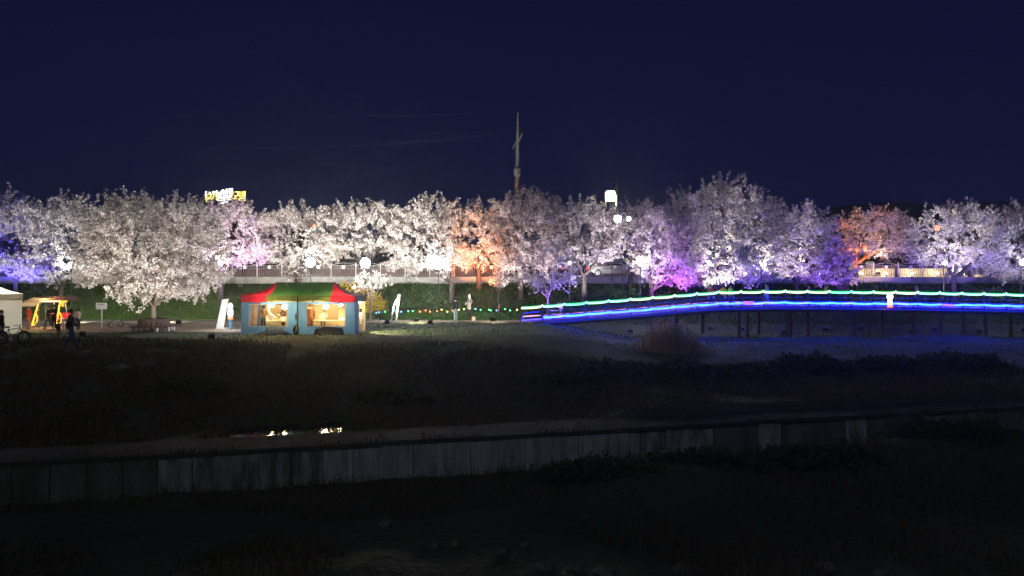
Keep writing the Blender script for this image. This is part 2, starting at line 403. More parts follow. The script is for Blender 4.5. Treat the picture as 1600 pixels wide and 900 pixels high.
# ------------------------------------------------------------------ stream wall
wall = thing('stream_wall', 'low concrete wall with stained panels along the dark stream', 'wall', (0, 22.8, Z_BED))
tl = Vector((1, .27, 0)).normalized(); ang = math.atan2(.27, 1)
L = .872; s0, s1 = -17.0, 3.45
H = Z_TOP-Z_BED
s = s0; k = 0
pan = MB(); pan.box((0, .09, H/2-.1), (L-.018, .18, H+.05)); pan_b = pan.mesh('wall_panel', M['wall_stained']); pan_c = pan.mesh('wall_panel', M['wall_dark_green']); pan = pan.mesh('wall_panel', M['wall_concrete'])
while s < s1:
    p = tl*(s+L/2); q = random.random()*.35+1.3*float(np.clip((-4.0-p.x)/9, -.1, 1)); o = put('wall_panel', pan if q < .42 else pan_b if q < 1.0 else pan_c, wall, (p.x+random.uniform(-.004, .004), p.y+random.uniform(-.02, .02), random.uniform(-.015, .015)), (random.uniform(-.012, .012), 0, ang))  # panels grow darker and greener towards the left end
    s += L
core = MB(); core.box((8.0, WALLW/2+.05, H/2-.42), (62, WALLW-.5, H+.5)); put('core', core.mesh('core', M['coping']), wall, (0, 0, 0), (0, 0, ang))
# coping slabs on top
sl_me = MB(); sl_me.box((0, WALLW/2*.965, -.03), (2.58, WALLW*.965+.04, .14)); sl_me = sl_me.mesh('coping_slab', M['coping'])
for k in range(-9, 16):
    p = tl*(k*2.61); put('coping_slab', sl_me, wall, (p.x, p.y+random.uniform(-.02, .02), H+random.uniform(-.012, .008)), (random.uniform(-.006, .006), random.uniform(-.004, .004), ang+random.uniform(-.003, .003)))
# rubble end: rough stones in courses
def stone_mesh(seed, sx, sy, sz, name='stone', m=None):
    r = random.Random(seed); b = MB(); b.ball((0, 0, 0), 1, 7, 5)
    b.v = [(x*sx*(1+r.uniform(-.2, .2)), y*sy*(1+r.uniform(-.2, .2)), z*sz*(1+r.uniform(-.2, .2))) for x, y, z in b.v]
    return b.mesh(name, m or M['rubble'], False)
s = s1
while s < 31:      # rougher, weathered panels farther right
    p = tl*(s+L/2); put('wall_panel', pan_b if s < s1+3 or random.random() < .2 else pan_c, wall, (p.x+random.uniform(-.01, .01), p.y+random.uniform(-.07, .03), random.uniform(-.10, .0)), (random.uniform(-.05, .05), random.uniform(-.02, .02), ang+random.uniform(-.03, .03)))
    s += L
# ------------------------------------------------------------------ vegetation helpers
def blades(pos, h, wdt, lean, rng, nseg=1):
    """two-triangle bent blades at pos (n,3)"""
    n = len(pos); a = rng.uniform(0, 2*PI, n); d = np.stack([np.cos(a), np.sin(a), 0*a], 1); sd = np.stack([-np.sin(a), np.cos(a), 0*a], 1)
    h = (h*rng.uniform(.55, 1.3, n))[:, None]; l = lean*rng.uniform(.2, 1.2, n)[:, None]*h
    up = np.array([0, 0, 1.0])
    b0 = pos-sd*wdt/2; b1 = pos+sd*wdt/2; mid = pos+up*h*.62+d*l*.35; m0 = mid-sd*wdt*.36; m1 = mid+sd*wdt*.36; tip = pos+up*h+d*l
    V = np.stack([b0, b1, m1, m0, tip], 1).reshape(-1, 3); i = np.arange(n)*5
    F = np.concatenate([np.stack([i, i+1, i+2], 1), np.stack([i, i+2, i+3], 1), np.stack([i+3, i+2, i+4], 1)])
    return V, F
def grass_field(name, n, x0, x1, y0, y1, h, wdt, lean, m, seed, keep=None, patch=.5):
    rng = np.random.default_rng(seed)
    X = rng.uniform(x0, x1, n*2); Y = rng.uniform(y0, y1, n*2)
    k = vnoise(X, Y, .5, seed)+vnoise(X, Y, 1.4, seed+1)*.7 > -patch
    if keep is not None: k &= keep(X, Y)
    X = X[k][:n]; Y = Y[k][:n]; pos = np.stack([X, Y, ground_z(X, Y)-.03], 1)
    hh = h*(1+.9*vnoise(X, Y, .6, seed+2))
    V, F = blades(pos, hh, wdt, lean, rng)
    return tag(put(name, npmesh(name, V, F, m)), kind='stuff')
def leaf_quads(cent, size, rng):
    """randomly turned little quads"""
    n = len(cent); u = rng.normal(size=(n, 3)); u /= np.linalg.norm(u, axis=1)[:, None]
    r = rng.normal(size=(n, 3)); v = np.cross(u, r); v /= np.linalg.norm(v, axis=1)[:, None]
    s = (size[0]+(size[1]-size[0])*rng.random(n))[:, None]/2; s2 = s*rng.uniform(.6, 1.0, n)[:, None]
    w_ = np.cross(u, v)*s*.35
    V = np.stack([cent-u*s-v*s2, cent+u*s-v*s2+w_, cent+u*s+v*s2, cent-u*s+v*s2+w_], 1).reshape(-1, 3)
    i = np.arange(n)*4; F = np.stack([i, i+1, i+2, i+3], 1)
    return V, F

class Tubes:
    """many tapered tubes gathered in numpy"""
    def __init__(s, n=5): s.V = []; s.F = []; s.n = n; s.c = 0
    def add(s, pts, radii):
        pts = np.asarray(pts, float); radii = np.asarray(radii, float); n = s.n
        d = np.gradient(pts, axis=0); d /= np.linalg.norm(d, axis=1)[:, None]+1e-9
        ref = np.array([.31, .95, .05]); a = np.cross(d, ref); a /= np.linalg.norm(a, axis=1)[:, None]+1e-9; b = np.cross(d, a)
        t = np.arange(n)*2*PI/n
        V = pts[:, None, :]+radii[:, None, None]*(a[:, None, :]*np.cos(t)[None, :, None]+b[:, None, :]*np.sin(t)[None, :, None])
        N = len(pts); i = np.arange(N-1)[:, None]*n; k = np.arange(n)[None, :]; k2 = (k+1) % n
        F = np.stack([i+k, i+k2, i+n+k2, i+n+k], -1).reshape(-1, 4)+s.c
        s.V.append(V.reshape(-1, 3)); s.F.append(F); s.c += N*n
    def mesh(s, name, m): return npmesh(name, np.concatenate(s.V), np.concatenate(s.F), m, True)
def bez(a, b, c, n):
    t = np.linspace(0, 1, n)[:, None]; return (1-t)**2*a+2*t*(1-t)*b+t*t*c

def cherry(px, Y, x0, x1, ytop, ybot, label, seed, dens=1.0, trunk_r=.16, depth=.85, fork=None, lean=0.0, qs=(.042, .088), bark='bark', bare=0.0, flare=.16, name='cherry_tree', group='cherry trees in blossom along the embankment', hole=.0, base_z=None):
    rng = np.random.default_rng(seed)
    X = XX(px, Y); zb = gz(X, Y) if base_z is None else base_z
    root = thing(name, label, 'tree', (X, Y, zb-.05), 0, group)
    L0, L1 = XX(x0, Y)-X, XX(x1, Y)-X; top, bot = ZZ(ytop, Y)-zb, ZZ(ybot, Y)-zb
    cx = (L0+L1)/2; rx = (L1-L0)/2; hh = top-bot; zc = bot+hh*.40; ru, rd = hh*.60, hh*.40; ry = min(rx*depth, 4.6)
    fz = fork if fork else max(.5, bot*.75+.2); fz = min(fz, zc-.2)
    T = Tubes(6)
    f0 = np.array([lean, 0, fz]); tb = bez(np.array([0, 0, 0.]), np.array([lean*.2, rng.normal()*.1, fz*.5]), f0, 6)
    T.add(tb, np.linspace(trunk_r*1.25, trunk_r*.85, 6)*np.array([1.25, 1, 1, 1, 1, 1.05]))
    lump = rng.uniform(0, 2*PI, (8,)); 
    def inside(n, lo, hi, zmin=-1):
        d = rng.normal(size=(n*3, 3)); d /= np.linalg.norm(d, axis=1)[:, None]; d = d[d[:, 2] > zmin][:n]
        az = np.arctan2(d[:, 1], d[:, 0])
        f = 1+.14*np.sin(3*az+lump[0])+.12*np.sin(5*az+lump[1]+4*d[:, 2])+.08*np.sin(7*d[:, 2]*2+lump[2]+2*az)+.06*np.sin(9*d[:, 0]*2+lump[3])
        r = (lo**3+(hi**3-lo**3)*rng.random(len(d)))**(1/3)*np.clip(f, .7, 1.12)
        lowf = 1+flare*np.clip(-d[:, 2], 0, 1)**.8; p = d*r[:, None]; p[:, 0] *= lowf; p[:, 1] *= lowf; p[:, 2] = np.sign(p[:, 2])*np.abs(p[:, 2])**.85; return np.stack([cx+p[:, 0]*rx, p[:, 1]*ry, zc+np.where(p[:, 2] > 0, p[:, 2]*ru, p[:, 2]*rd)], 1)
    # limbs
    K = 6+int(rng.integers(0, 3)); S = []; R = []
    for i in range(K):
        az = 2*PI*(i+rng.uniform(-.3, .3))/K; el = rng.uniform(.15, .9)
        tgt = np.array([cx+math.cos(az)*rx*.62*math.cos(el)*1.1, math.sin(az)*ry*.62*math.cos(el)*1.1, zc+ru*.75*math.sin(el)-.1*ru])
        midp = (f0+tgt)/2+np.array([math.cos(az)*rx*.12, math.sin(az)*ry*.12, -.1*ru+rng.normal()*.25])
        c = bez(f0-np.array([0, 0, .12*fz*rng.random()]), midp, tgt, 9); c[1:-1] += rng.normal(size=(7, 3))*.07
        rr = np.linspace(trunk_r*.5, trunk_r*.16, 9); T.add(c, rr); S.append(c[2:]); R.append(rr[2:])
    S = np.concatenate(S); R = np.concatenate(R)
    # branches
    A = math.pi*rx*(ru+rd)/2; nb = int(40+2.8*A*dens); pts = inside(nb, .35, .86, -.85); S2 = []; R2 = []
    for p in pts:
        d = np.linalg.norm(S-p, axis=1)+np.maximum(0, S[:, 2]-p[2])*.25; j = int(np.argmin(d)); a = S[j]
        m_ = (a+p)/2+np.array([0, 0, .12*np.linalg.norm(p-a)])+rng.normal(size=3)*.1
        c = bez(a, m_, p, 6); rr = np.linspace(min(R[j]*.8, .06), .014, 6); T.add(c, rr); S2.append(c[1:]); R2.append(rr[1:])
    S2 = np.concatenate(S2); R2 = np.concatenate(R2)
    # twigs and blossom
    nt_ = int(31*A*dens); tips = inside(nt_, .42, 1.04, -.97)
    cen = []
    out = tips-np.array([cx, 0, zc-.3*ru]); out /= np.linalg.norm(out, axis=1)[:, None]
    if hole:   # thin places low down where the night shows through
        hn = vnoise(tips[:, 0]*1.0+seed, tips[:, 2]*1.7, .75, seed); keepm = ~((tips[:, 2] < zc+.15*ru) & (hn > .29-hole)); tips = tips[keepm]; out = out[keepm]
    T2 = Tubes(3)
    for q in range(len(tips)):
        p = tips[q]; d = ((S2-p)**2).sum(1); j = int(np.argmin(d)); a = S2[j]; dist = math.sqrt(d[j])
        p = p+out[q]*rng.uniform(0, .35)+np.array([0, 0, rng.uniform(-.05, .2)])+(out[q]*np.array([.6, .6, .8])*rng.uniform(.1, .75) if rng.random() < .10 and p[2] > zc+.3*ru else 0)
        m_ = (a+p)/2+np.array([0, 0, -.08*dist])+rng.normal(size=3)*.06
        c = bez(a, m_, p, 5); T2.add(c[::2], [min(.016, R2[j]), .010, .005])
        ln = np.linalg.norm(p-a); k = max(3, int(min(ln, 1.6)/.095))
        tt = 1-(rng.random(k)**1.1)*min(1.0, 1.25/max(ln, .3))
        tt = tt[:, None]; cc = (1-tt)**2*a+2*tt*(1-tt)*m_+tt*tt*p
        cen.append(cc+rng.normal(size=cc.shape)*.045)
    cen = np.concatenate(cen)
    if bare: cen = cen[rng.random(len(cen)) > bare]
    per = 6; cl = np.repeat(cen, per, 0)+rng.normal(size=(len(cen)*per, 3))*.05
    V, F = leaf_quads(cl, qs, rng)
    put('trunk', T.mesh('trunk', M[bark]), root)
    tw = put('twigs', npmesh('twigs', np.concatenate(T2.V), np.concatenate(T2.F), M[bark], True), root); tag(tw, kind='stuff')
    co = put('crown', npmesh('crown', V, F, M['blossom']), root); tag(co, kind='stuff')
    return root

# trees: trunk column, distance, crown left/right/top/bottom in the photograph
TREES = [
 (25, 61, -75, 95, 308, 434, 'cherry tree lit violet and blue at the left end of the embankment', 1.0, .02),
 (96, 60, 30, 178, 309, 446, 'grey violet cherry tree behind the white signboard, left of the big planter tree', 1.0, .02),
 (345, 60.5, 275, 422, 310, 416, 'cherry tree in pink violet light above the white leaning board', 1.05, .03),
 (462, 61, 394, 536, 321, 418, 'white lit cherry tree above the left half of the food tent', 1.0, .06),
 (568, 61.5, 498, 645, 315, 403, 'broad white lit cherry tree above the right end of the food tent', 1.0, .08),
 (706, 60, 604, 734, 308, 434, 'white cherry tree with a drooping skirt, just left of the orange one', 1.1, .03),
 (748, 62, 694, 808, 318, 416, 'cherry tree glowing orange left of the tall utility pole', 1.1, .03),
 (814, 60.5, 758, 894, 301, 428, 'tall pinkish grey cherry tree standing at the utility pole', 1.1, .03),
 (913, 59.5, 846, 975, 313, 416, 'cherry tree with a dark forked trunk behind the start of the footbridge', .95, .03),
 (985, 62, 925, 1060, 318, 398, 'cherry tree behind the twin round lamps, left of the purple glow', .95, .03),
 (1018, 59, 990, 1108, 318, 446, 'cherry tree with violet magenta glow low down behind the footbridge', 1.0, .02),
 (1118, 59.5, 1020, 1240, 287, 446, 'largest cherry tree rising highest above the middle of the footbridge', 1.05, .01),
 (1245, 60.5, 1175, 1318, 322, 440, 'greyish violet cherry tree right of the highest crown', 1.05, .02),
 (1322, 59, 1258, 1338, 372, 450, 'low violet cherry tree hanging over the footbridge rail near the orange glow', 1.0, .02),
 (1337, 66.4, 1304, 1430, 326, 404, 'cherry tree with orange red light at its fork beyond the fence', 1.0, .05),
 (1402, 66.6, 1350, 1440, 345, 406, 'low pinkish cherry tree beyond the fence, right of the orange red one', .9, .08),
 (1490, 60, 1426, 1570, 320, 420, 'pale cherry tree with a small red lantern in its crown', 1.0, .05),
 (1604, 60.5, 1532, 1690, 320, 440, 'cherry tree at the right end of the embankment', 1.0, .03),
]
for i, (px, Y, x0, x1, yt, yb, lab, dn, ho) in enumerate(TREES):
    cherry(px, Y, x0, x1, yt, yb, lab, 100+i, dens=dn, hole=ho, trunk_r=.17+.02*(i % 3))
cherry(240, 43.2, 122, 350, 306, 474, 'big white cherry tree growing out of the round planter', 301, dens=1.45, trunk_r=.135, fork=1.6, qs=(.036, .076), hole=.03, bark='bark_pale', flare=-.12)
cherry(856, 55.5, 806, 905, 372, 456, 'slim young cherry tree in dim violet light beside the left end of the footbridge', 302, dens=.8, trunk_r=.07, bark='bark_pale', bare=.35)
cherry(579, 55.2, 553, 606, 424, 456, 'slender pale young cherry tree right of the food tent', 303, dens=1.0, trunk_r=.075, bark='bark_pale', bare=.45)
cherry(779, 58.5, 768, 792, 424, 449, 'tiny sapling with an orange stake on the slope under the utility pole', 304, dens=1.6, trunk_r=.03, bark='bark_pale', bare=.3)
cherry(463, 60.5, 444, 486, 412, 440, 'small twiggy bare cherry on the kerb behind the tent roof', 305, dens=1.2, trunk_r=.05, bare=.75)

# ------------------------------------------------------------------ low plants
grass_field('slope_grass', 95000, -50, 50, 57.0, 63.2, .17, .05, .9, M['grass'], 21, patch=.55)
grass_field('terrace_grass', 22000, -30, 40, 36, 57, .13, .035, .7, M['grass'], 22, keep=lambda X, Y: ((X > -10.3) & (Y < 51.5)) | (X > 1.8) | ((Y < 41.2) & (Y > 36)), patch=.25)
grass_field('bank_grass', 80000, -34, 44, 19.0, 41.5, .25, .035, .8, M['dry_grass'], 23, keep=lambda X, Y: ((Y-Yf(X) > WALLW+2.6+1.2*np.sin(X*.9)) | ((X > 3) & (Y-Yf(X) > WALLW+.1)) | (ground_z(X, Y) > -2.09) & (Y-Yf(X) > WALLW+.05)) & (Y < 36.6+vnoise(X, Y, .3, 41)*2.5), patch=.35)
grass_field('waterside_weeds', 2600, -30, 30, 23, 36, .5, .03, .6, M['dry_grass'], 24, keep=lambda X, Y: (Y-Yf(X) > WALLW+.2) & (Y-Yf(X) < WALLW+3.4) & ((vnoise(X, Y, .55, 31) > .12) | (X < -12)), patch=.6)
grass_field('wall_foot_weeds', 9000, -18, 10, 15, 26, .30, .022, .7, M['dry_grass'], 27, keep=lambda X, Y: (Y < Yf(X)-.02) & (Y > Yf(X)-.9), patch=.3)
grass_field('bed_weeds', 34000, -18, 26, 11, 26, .24, .022, .8, M['dry_grass'], 25, keep=lambda X, Y: (Y < Yf(X)-.3) & (((X > .5)&(Y>18)) | (vnoise(X, Y, .4, 33) > -.05)), patch=.4)

_r = np.random.default_rng(77); n = 3200; _s = _r.uniform(-17, 30, n); _o = np.where(_r.random(n) < .55, _r.uniform(-.02, .25, n), _r.uniform(.2, 2.1, n))
_k = vnoise(_s, _o*2, .6, 12)+.4*vnoise(_s, _o, 2.0, 13) > -.08; _s = _s[_k]; _o = _o[_k]
_p = np.stack([_s*tl.x, 22.8+_s*tl.y+_o*.97, np.full(len(_s), Z_TOP+.02)], 1); V, F = blades(_p, .14, .022, 1.0, _r); tag(put('coping_weeds', npmesh('coping_weeds', V, F, M['dry_grass'])), kind='stuff')
def bush(name, cat, label, X, Y, rx, ry, h, n, m, seed, group=None, qs=(.08, .16), stems=9):
    rng = np.random.default_rng(seed); zb = gz(X, Y); t = thing(name, label, cat, (X, Y, zb), 0, group)
    d = rng.normal(size=(n, 3)); d /= np.linalg.norm(d, axis=1)[:, None]; d[:, 2] = np.abs(d[:, 2])
    az = np.arctan2(d[:, 1], d[:, 0]); f = 1+.16*np.sin(3*az+seed)+.13*np.sin(5*az+2*seed+6*d[:, 2])
    r = (rng.uniform(.25, 1.0, n))**.45*f
    c = d*r[:, None]*np.array([rx, ry, h]); T = Tubes(4)
    for q in range(stems):
        tip = c[int(rng.integers(n))]; T.add(bez(np.array([rng.normal()*.08, rng.normal()*.08, -.05]), np.array([tip[0]*.3, tip[1]*.3, tip[2]*.7]), tip, 5), np.linspace(.02, .005, 5))
    V, F = leaf_quads(np.repeat(c, 3, 0)+rng.normal(size=(3*n, 3))*.06, qs, rng)
    put('stem', T.mesh('stem', M['bark']), t); tag(put('foliage', npmesh('foliage', V, F, m), t), kind='stuff'); return t
for i, (px, Y, wd, h, lab) in enumerate([
  (955, 33, 1.6, .9, 'dark round shrub on the far bank below the left part of the footbridge'),
  (1060, 33.5, 1.9, 1.0, 'dark green shrub on the bank in front of the dry reed clump'),
  (1170, 34, 1.5, .8, 'dark shrub on the bank right of the dry reed clump'),
  (1265, 35.5, 1.9, 1.1, 'broad dark shrub on the bank below the middle of the footbridge'),
  (1385, 36, 1.7, 1.0, 'dark shrub on the bank below the white glowing lantern'),
  (1500, 37, 2.0, 1.2, 'large dark shrub on the bank near the right end of the footbridge'),
  (870, 32, 1.3, .6, 'small dark shrub on the bank left of the other shrubs'),
  (300, 28.5, 1.2, .7, 'low dry shrub at the waterside left of the two light reflections'),
  (620, 28.5, 1.2, .5, 'low dry shrub at the waterside right of the two light reflections')]):
    bush('shrub', 'shrub', lab, XX(px, Y), Y, wd*1.15, wd*.8, h*.62, 1000, M['shrub'], 40+i, 'shrubs on the stream bank')
for i, (px, Y, wd, h, lab) in enumerate([
  (940, 20.6, 1.5, .55, 'dark weedy bush in the stream bed under the concrete panels'),
  (1100, 21.5, 1.8, .7, 'dark bush in the stream bed hiding the weathered wall'),
  (1290, 22.5, 2.0, .8, 'wide dark bush in the stream bed before the weathered wall'),
  (1490, 23.5, 1.9, .95, 'tallest dark bush in the stream bed at the far end of the wall')]):
    bush('weed_bush', 'bush', lab, XX(px, Y), Y, wd*1.2, .9, h*.7, 1100, M['shrub'], 60+i, 'bushes in the stream bed', (.05, .11))
bush('forsythia_bush', 'shrub', 'yellow flowering shrub on the slope behind the food tent roof', XX(585, 58.6), 58.6, 1.0, .8, 1.35, 420, M['forsythia'], 71, 'yellow shrubs on the slope', (.07, .13), 22)
bush('forsythia_bush', 'shrub', 'wide yellowish shrub at the top of the slope above the green tent roof', XX(545, 60.8), 60.8, 2.0, .8, 1.2, 330, M['forsythia'], 72, 'yellow shrubs on the slope', (.06, .11), 26)
bush('slope_bush', 'bush', 'round green bush on the slope left of the red tent corner', XX(392, 59.3), 59.3, 1.1, .8, .9, 600, M['hedge'], 73, None, (.07, .13))
for i, px in enumerate((955, 985, 1300, 1450, 1545)):
    bush('bank_bush', 'bush', ('olive bush on the slope right of the dark forked trunk', 'low bush on the slope left of the violet magenta glow', 'dark bush on the slope behind the low violet tree', 'dark bush on the slope under the pale tree with the red lantern', 'dark bush on the slope near the right end of the embankment')[i], XX(px, 60.2), 60.2, 1.3, .8, 1.0, 520, M['hedge'], 80+i, 'bushes on the embankment slope', (.07, .14))

# reeds
rng = np.random.default_rng(9)
t = thing('reed_clump', 'tall dry reed clump on the bank in front of the footbridge', 'reeds', (XX(1045, 41), 41, gz(XX(1045, 41), 41)))
n = 1500; a = rng.uniform(0, 2*PI, n); r = np.sqrt(rng.random(n))
pos = np.clip(rng.normal(size=(n, 3)), -2.2, 2.2)*np.array([1.05, .5, 0]); hr = 1.75*np.exp(-(pos[:, 0]/2.0)**2)*(.8+.5*vnoise(pos[:, 0], pos[:, 1], 2.2, 4))
V, F = blades(pos, hr, .035, .55, rng); tag(put('reed_stalks', npmesh('reed_stalks', V, F, M['reed']), t), kind='stuff')
pl = pos[:420]+hr[:420, None]*np.array([0, 0, .95])+rng.normal(size=(420, 3))*np.array([.2, .2, .22]); V, F = leaf_quads(pl, (.06, .14), rng)
tag(put('plumes', npmesh('plumes', V, F, M['reed']), t), kind='stuff')

# hedge along the toe of the slope carrying the coloured bulbs
hx0, hx1, HY = XX(592, 56), XX(826, 56), 56.2
t = thing('hedge', 'low clipped dark green hedge at the foot of the slope carrying coloured bulbs', 'hedge', ((hx0+hx1)/2, HY, 0))
n = 4200; c = np.stack([rng.uniform(hx0-(hx0+hx1)/2, hx1-(hx0+hx1)/2, n), rng.uniform(-.3, .3, n), rng.uniform(0, .6, n)], 1)
c[:, 2] *= 1+.25*vnoise(c[:, 0], c[:, 1], 1.2, 3)
V, F = leaf_quads(c, (.06, .13), rng); tag(put('foliage', npmesh('foliage', V, F, M['hedge']), t), kind='stuff')
b = MB(); b.box((0, 0, .25), (hx1-hx0, .34, .5)); b.build('hedge_core', M['hedge'], t)
t = thing('string_lights', 'string of red, yellow, green and blue bulbs lying along the low hedge', 'string lights', (0, HY-.36, .64))
B_ = [(588,489,'b'),(592,488,'b'),(602,487,'g'),(616,485,'b'),(627,487,'b'),(638,486,'g'),(645,486,'g'),(656,487,'r'),(665,485,'r'),(672,487,'r'),(683,486,'r'),(690,484,'y'),(699,487,'y'),(707,485,'r'),(717,484,'y'),(725,483,'y'),(735,485,'c'),(743,483,'c'),(751,484,'g'),(764,484,'g'),(767,485,'g'),(776,485,'b'),(789,483,'g'),(797,485,'g'),(808,484,'y')]
balls = {k: None for k in FAIRY}
for k in FAIRY:
    q = MB(); q.ball((0, 0, 0), .055, 8, 5); balls[k] = q.mesh('bulb', FAIRY[k])
pts = []
for px, py, k in B_:
    p = (XX(px, HY-.36), 0, ZZ(py, HY-.36)-.64); put('bulb', balls[k], t, p); pts.append((p[0], 0, p[2]+.05))
b = MB(); b.tube(pts, .012, 4); b.build('cable', M['black'], t)
for k, px in (('b', 605), ('g', 640), ('r', 676), ('y', 715), ('g', 760)): light('POINT', t, (XX(px, 56), -.35, .15), {'b': (.15, .25, 1), 'g': (.15, 1, .2), 'r': (1, .25, .05), 'y': (1, .8, .2)}[k], 2.2, .1)

# rocks
def rock(px, py, Y, sx, sy, sz, seed, label, group='pale stones in the stream bed'):
    o = put('rock', stone_mesh(seed, sx, sy, sz, 'rock', M['rock']), None, (XX(px, Y), Y, gz(XX(px, Y), Y)+sz*.35)); tag(o, label, 'rock', group)
for a in [(603, 803, 17.3, .19, .14, .10, 1, 'flat pale stone alone in the dark stream bed grass'), (680, 834, 16.2, .12, .1, .08, 2, 'small stone in the stream bed, nearer than the flat one'), (712, 833, 16.3, .11, .1, .09, 3, 'small roundish stone just right of another small one'),
  (785, 846, 15.8, .15, .11, .09, 4, 'stone in the stream bed under the middle of the wall'), (820, 830, 16.3, .13, .1, .08, 14, 'stone a little behind the middle one in the stream bed'), (850, 878, 15.1, .22, .14, .11, 5, 'broad stone at the bottom edge of the stream bed'), (898, 886, 15.0, .2, .15, .12, 6, 'angular stone beside the broad bottom stone'), (945, 893, 14.8, .26, .15, .10, 15, 'long flat stone at the bottom edge of the stream bed'), (1065, 888, 14.9, .24, .16, .11, 7, 'large stone in the bottom row, right of the middle'), (1290, 885, 15.0, .2, .16, .12, 8, 'stone at the bottom edge, farther right than the large one'), (1375, 893, 14.8, .15, .12, .1, 9, 'last stone in the bottom row, at the right')]:
    rock(*a)
for a in [(20, 558, 31.5, .4, .3, .2, 10, 'grey boulder on the far bank below the bicycle'), (130, 553, 32.5, .45, .3, .2, 11, 'grey boulder on the far bank below the white signboard'), (185, 578, 30.5, .55, .35, .22, 12, 'long grey boulder on the far bank below the planter tree'), (230, 570, 31.2, .4, .3, .2, 13, 'grey boulder just right of the long one')]:
    rock(*a, 'grey boulders on the far bank')

# ------------------------------------------------------------------ lamps along the road
def pole_lamp(px, py, Y, label, m, r, watts, col, name='flood_lamp', group='white flood lamps along the road fence', lit=True, base=None):
    X = XX(px, Y); z = ZZ(py, Y); zb = gz(X, Y) if base is None else base
    t = thing(name, label, 'lamp', (X, Y, zb), 0, group); h = z-zb; off = 3.2 if name == 'street_lamp' else .12
    b = MB(); b.tube([(0, off, -.1), (0, off, h-.05)], .035, 8); b.tube([(0, off, h-.2), (0, .02, h-.02)], .025, 6); b.build('pole', M['dark_metal'], t)
    b = MB(); b.lathe([(r*.55, .10), (r*.95, .05), (r*1.08, 0), (r*1.08, -.03), (r*.9, -.03)], (0, 0, h), 14, 0, Matrix.Rotation(-PI/2, 3, 'X')); b.build('housing', M['dark_metal'], t)
    b = MB(); b.ball((0, -.05, h), r, 14, 8, 0, (1, .45, 1)); b.build('lens', M[m], t, True)
    if lit and px > 800 and px != 1001: light('SPOT', t, (0, -.45, h+.25), col, watts*.75, .12, (0, .12, 1), 150, .4)
    elif lit: light('POINT', t, (0, -.55, h+.25), col, watts, .12)
    return t
W_, WM = (.90, .97, 1.0), (1.0, .86, .66)
pole_lamp(485, 410, 58.2, 'dazzling white flood lamp at the fence, first above the food tent', 'white_led', .37, 40, W_)
pole_lamp(571, 410.5, 58.0, 'dazzling white flood lamp at the fence behind the slender pale tree', 'white_led', .35, 40, W_)
pole_lamp(685, 412, 58.0, 'largest dazzling flood lamp, beside the trunk left of the orange tree', 'white_led', .42, 30, W_)
pole_lamp(345, 411, 58.6, 'warm white flood lamp under the pink violet tree', 'warm_led', .20, 260, WM)
pole_lamp(110, 412, 57.8, 'small white flood lamp under the grey violet tree', 'white_led', .12, 220, W_)
pole_lamp(1001, 410, 57.8, 'white flood lamp beside a pale info board', 'white_led', .26, 60, W_)
pole_lamp(1109, 411, 57.4, 'small white flood lamp under the highest crown', 'white_led', .14, 60, W_)
pole_lamp(1190, 412, 57.2, 'bright flood lamp with a starry glare right of the highest crown', 'warm_led', .34, 40, (1, .95, .88))
pole_lamp(1476, 411, 57.6, 'small white flood lamp under the pale tree with red lantern', 'white_led', .12, 90, W_)
pole_lamp(1597, 410, 57.6, 'white flood lamp at the very right end', 'white_led', .2, 110, W_)
pole_lamp(890, 410.5, 58.4, 'small amber lamp left of the dark forked trunk', 'warm_led', .085, 20, WM, group=None, name='amber_lamp')
pole_lamp(965, 342, 57.0, 'brighter of two round lamps high among the blossoms', 'warm_led', .26, 200, WM, 'street_lamp', 'twin round lamps high among the blossoms')
pole_lamp(982, 342, 57.0, 'smaller of two round lamps high among the blossoms', 'warm_led', .15, 90, WM, 'street_lamp', 'twin round lamps high among the blossoms')

# lit box lamp on its mast, and the antenna mast beside it
Y = 84; X = XX(953.5, Y); zt = ZZ(317, Y); t = thing('box_lamp', 'glowing pale yellow box lamp on a mast above the blossoms', 'lamp', (X, Y, 3.2))
b = MB(); b.tube([(0, 0, 0), (0, 0, zt-3.2)], .09, 8); b.tube([(.05, 0, zt-3.2+1.55), (.1, 0, zt-3.2+2.2)], .05, 6); b.build('mast', M['grey_metal'], t)
b = MB(); b.prism([(-.42, .12), (.42, .12), (.52, .24), (.52, 1.20), (.40, 1.36), (-.40, 1.36), (-.52, 1.20), (-.52, .24)], -.4, .4)
b.v = [(x, y, z+zt-3.2) for x, y, z in b.v]; b.build('lamp_box', M['soft_lamp'], t)
b = MB(); b.box((0, 0, zt-3.2+1.41), (.95, .9, .08)); b.box((0, 0, zt-3.2+.07), (.9, .85, .08)); b.build('frame', M['dark_metal'], t)
X = XX(963, 82); t = thing('antenna_mast', 'thin pale antenna mast just right of the glowing box lamp', 'mast', (X, 82, 3.2)); hz = ZZ(271, 82)-3.2
b = MB(); b.tube([(0, 0, 0), (0, 0, hz-2.6), (0, 0, hz-1.4), (0, 0, hz)], [.16, .12, .05, .02], 8); b.build('pole', M['utility'], t)
b = MB(); b.box((0, 0, hz-1.6), (.4, .3, .22)); b.box((0, 0, hz-1.9), (.25, .25, .25)); b.build('bracket', M['utility'], t)
b = MB(); b.tube([(-.05, -.16, hz-3.6), (-.05, -.16, hz-2.4)], .07, 8); b.build('lit_tube', M['soft_lamp'], t)

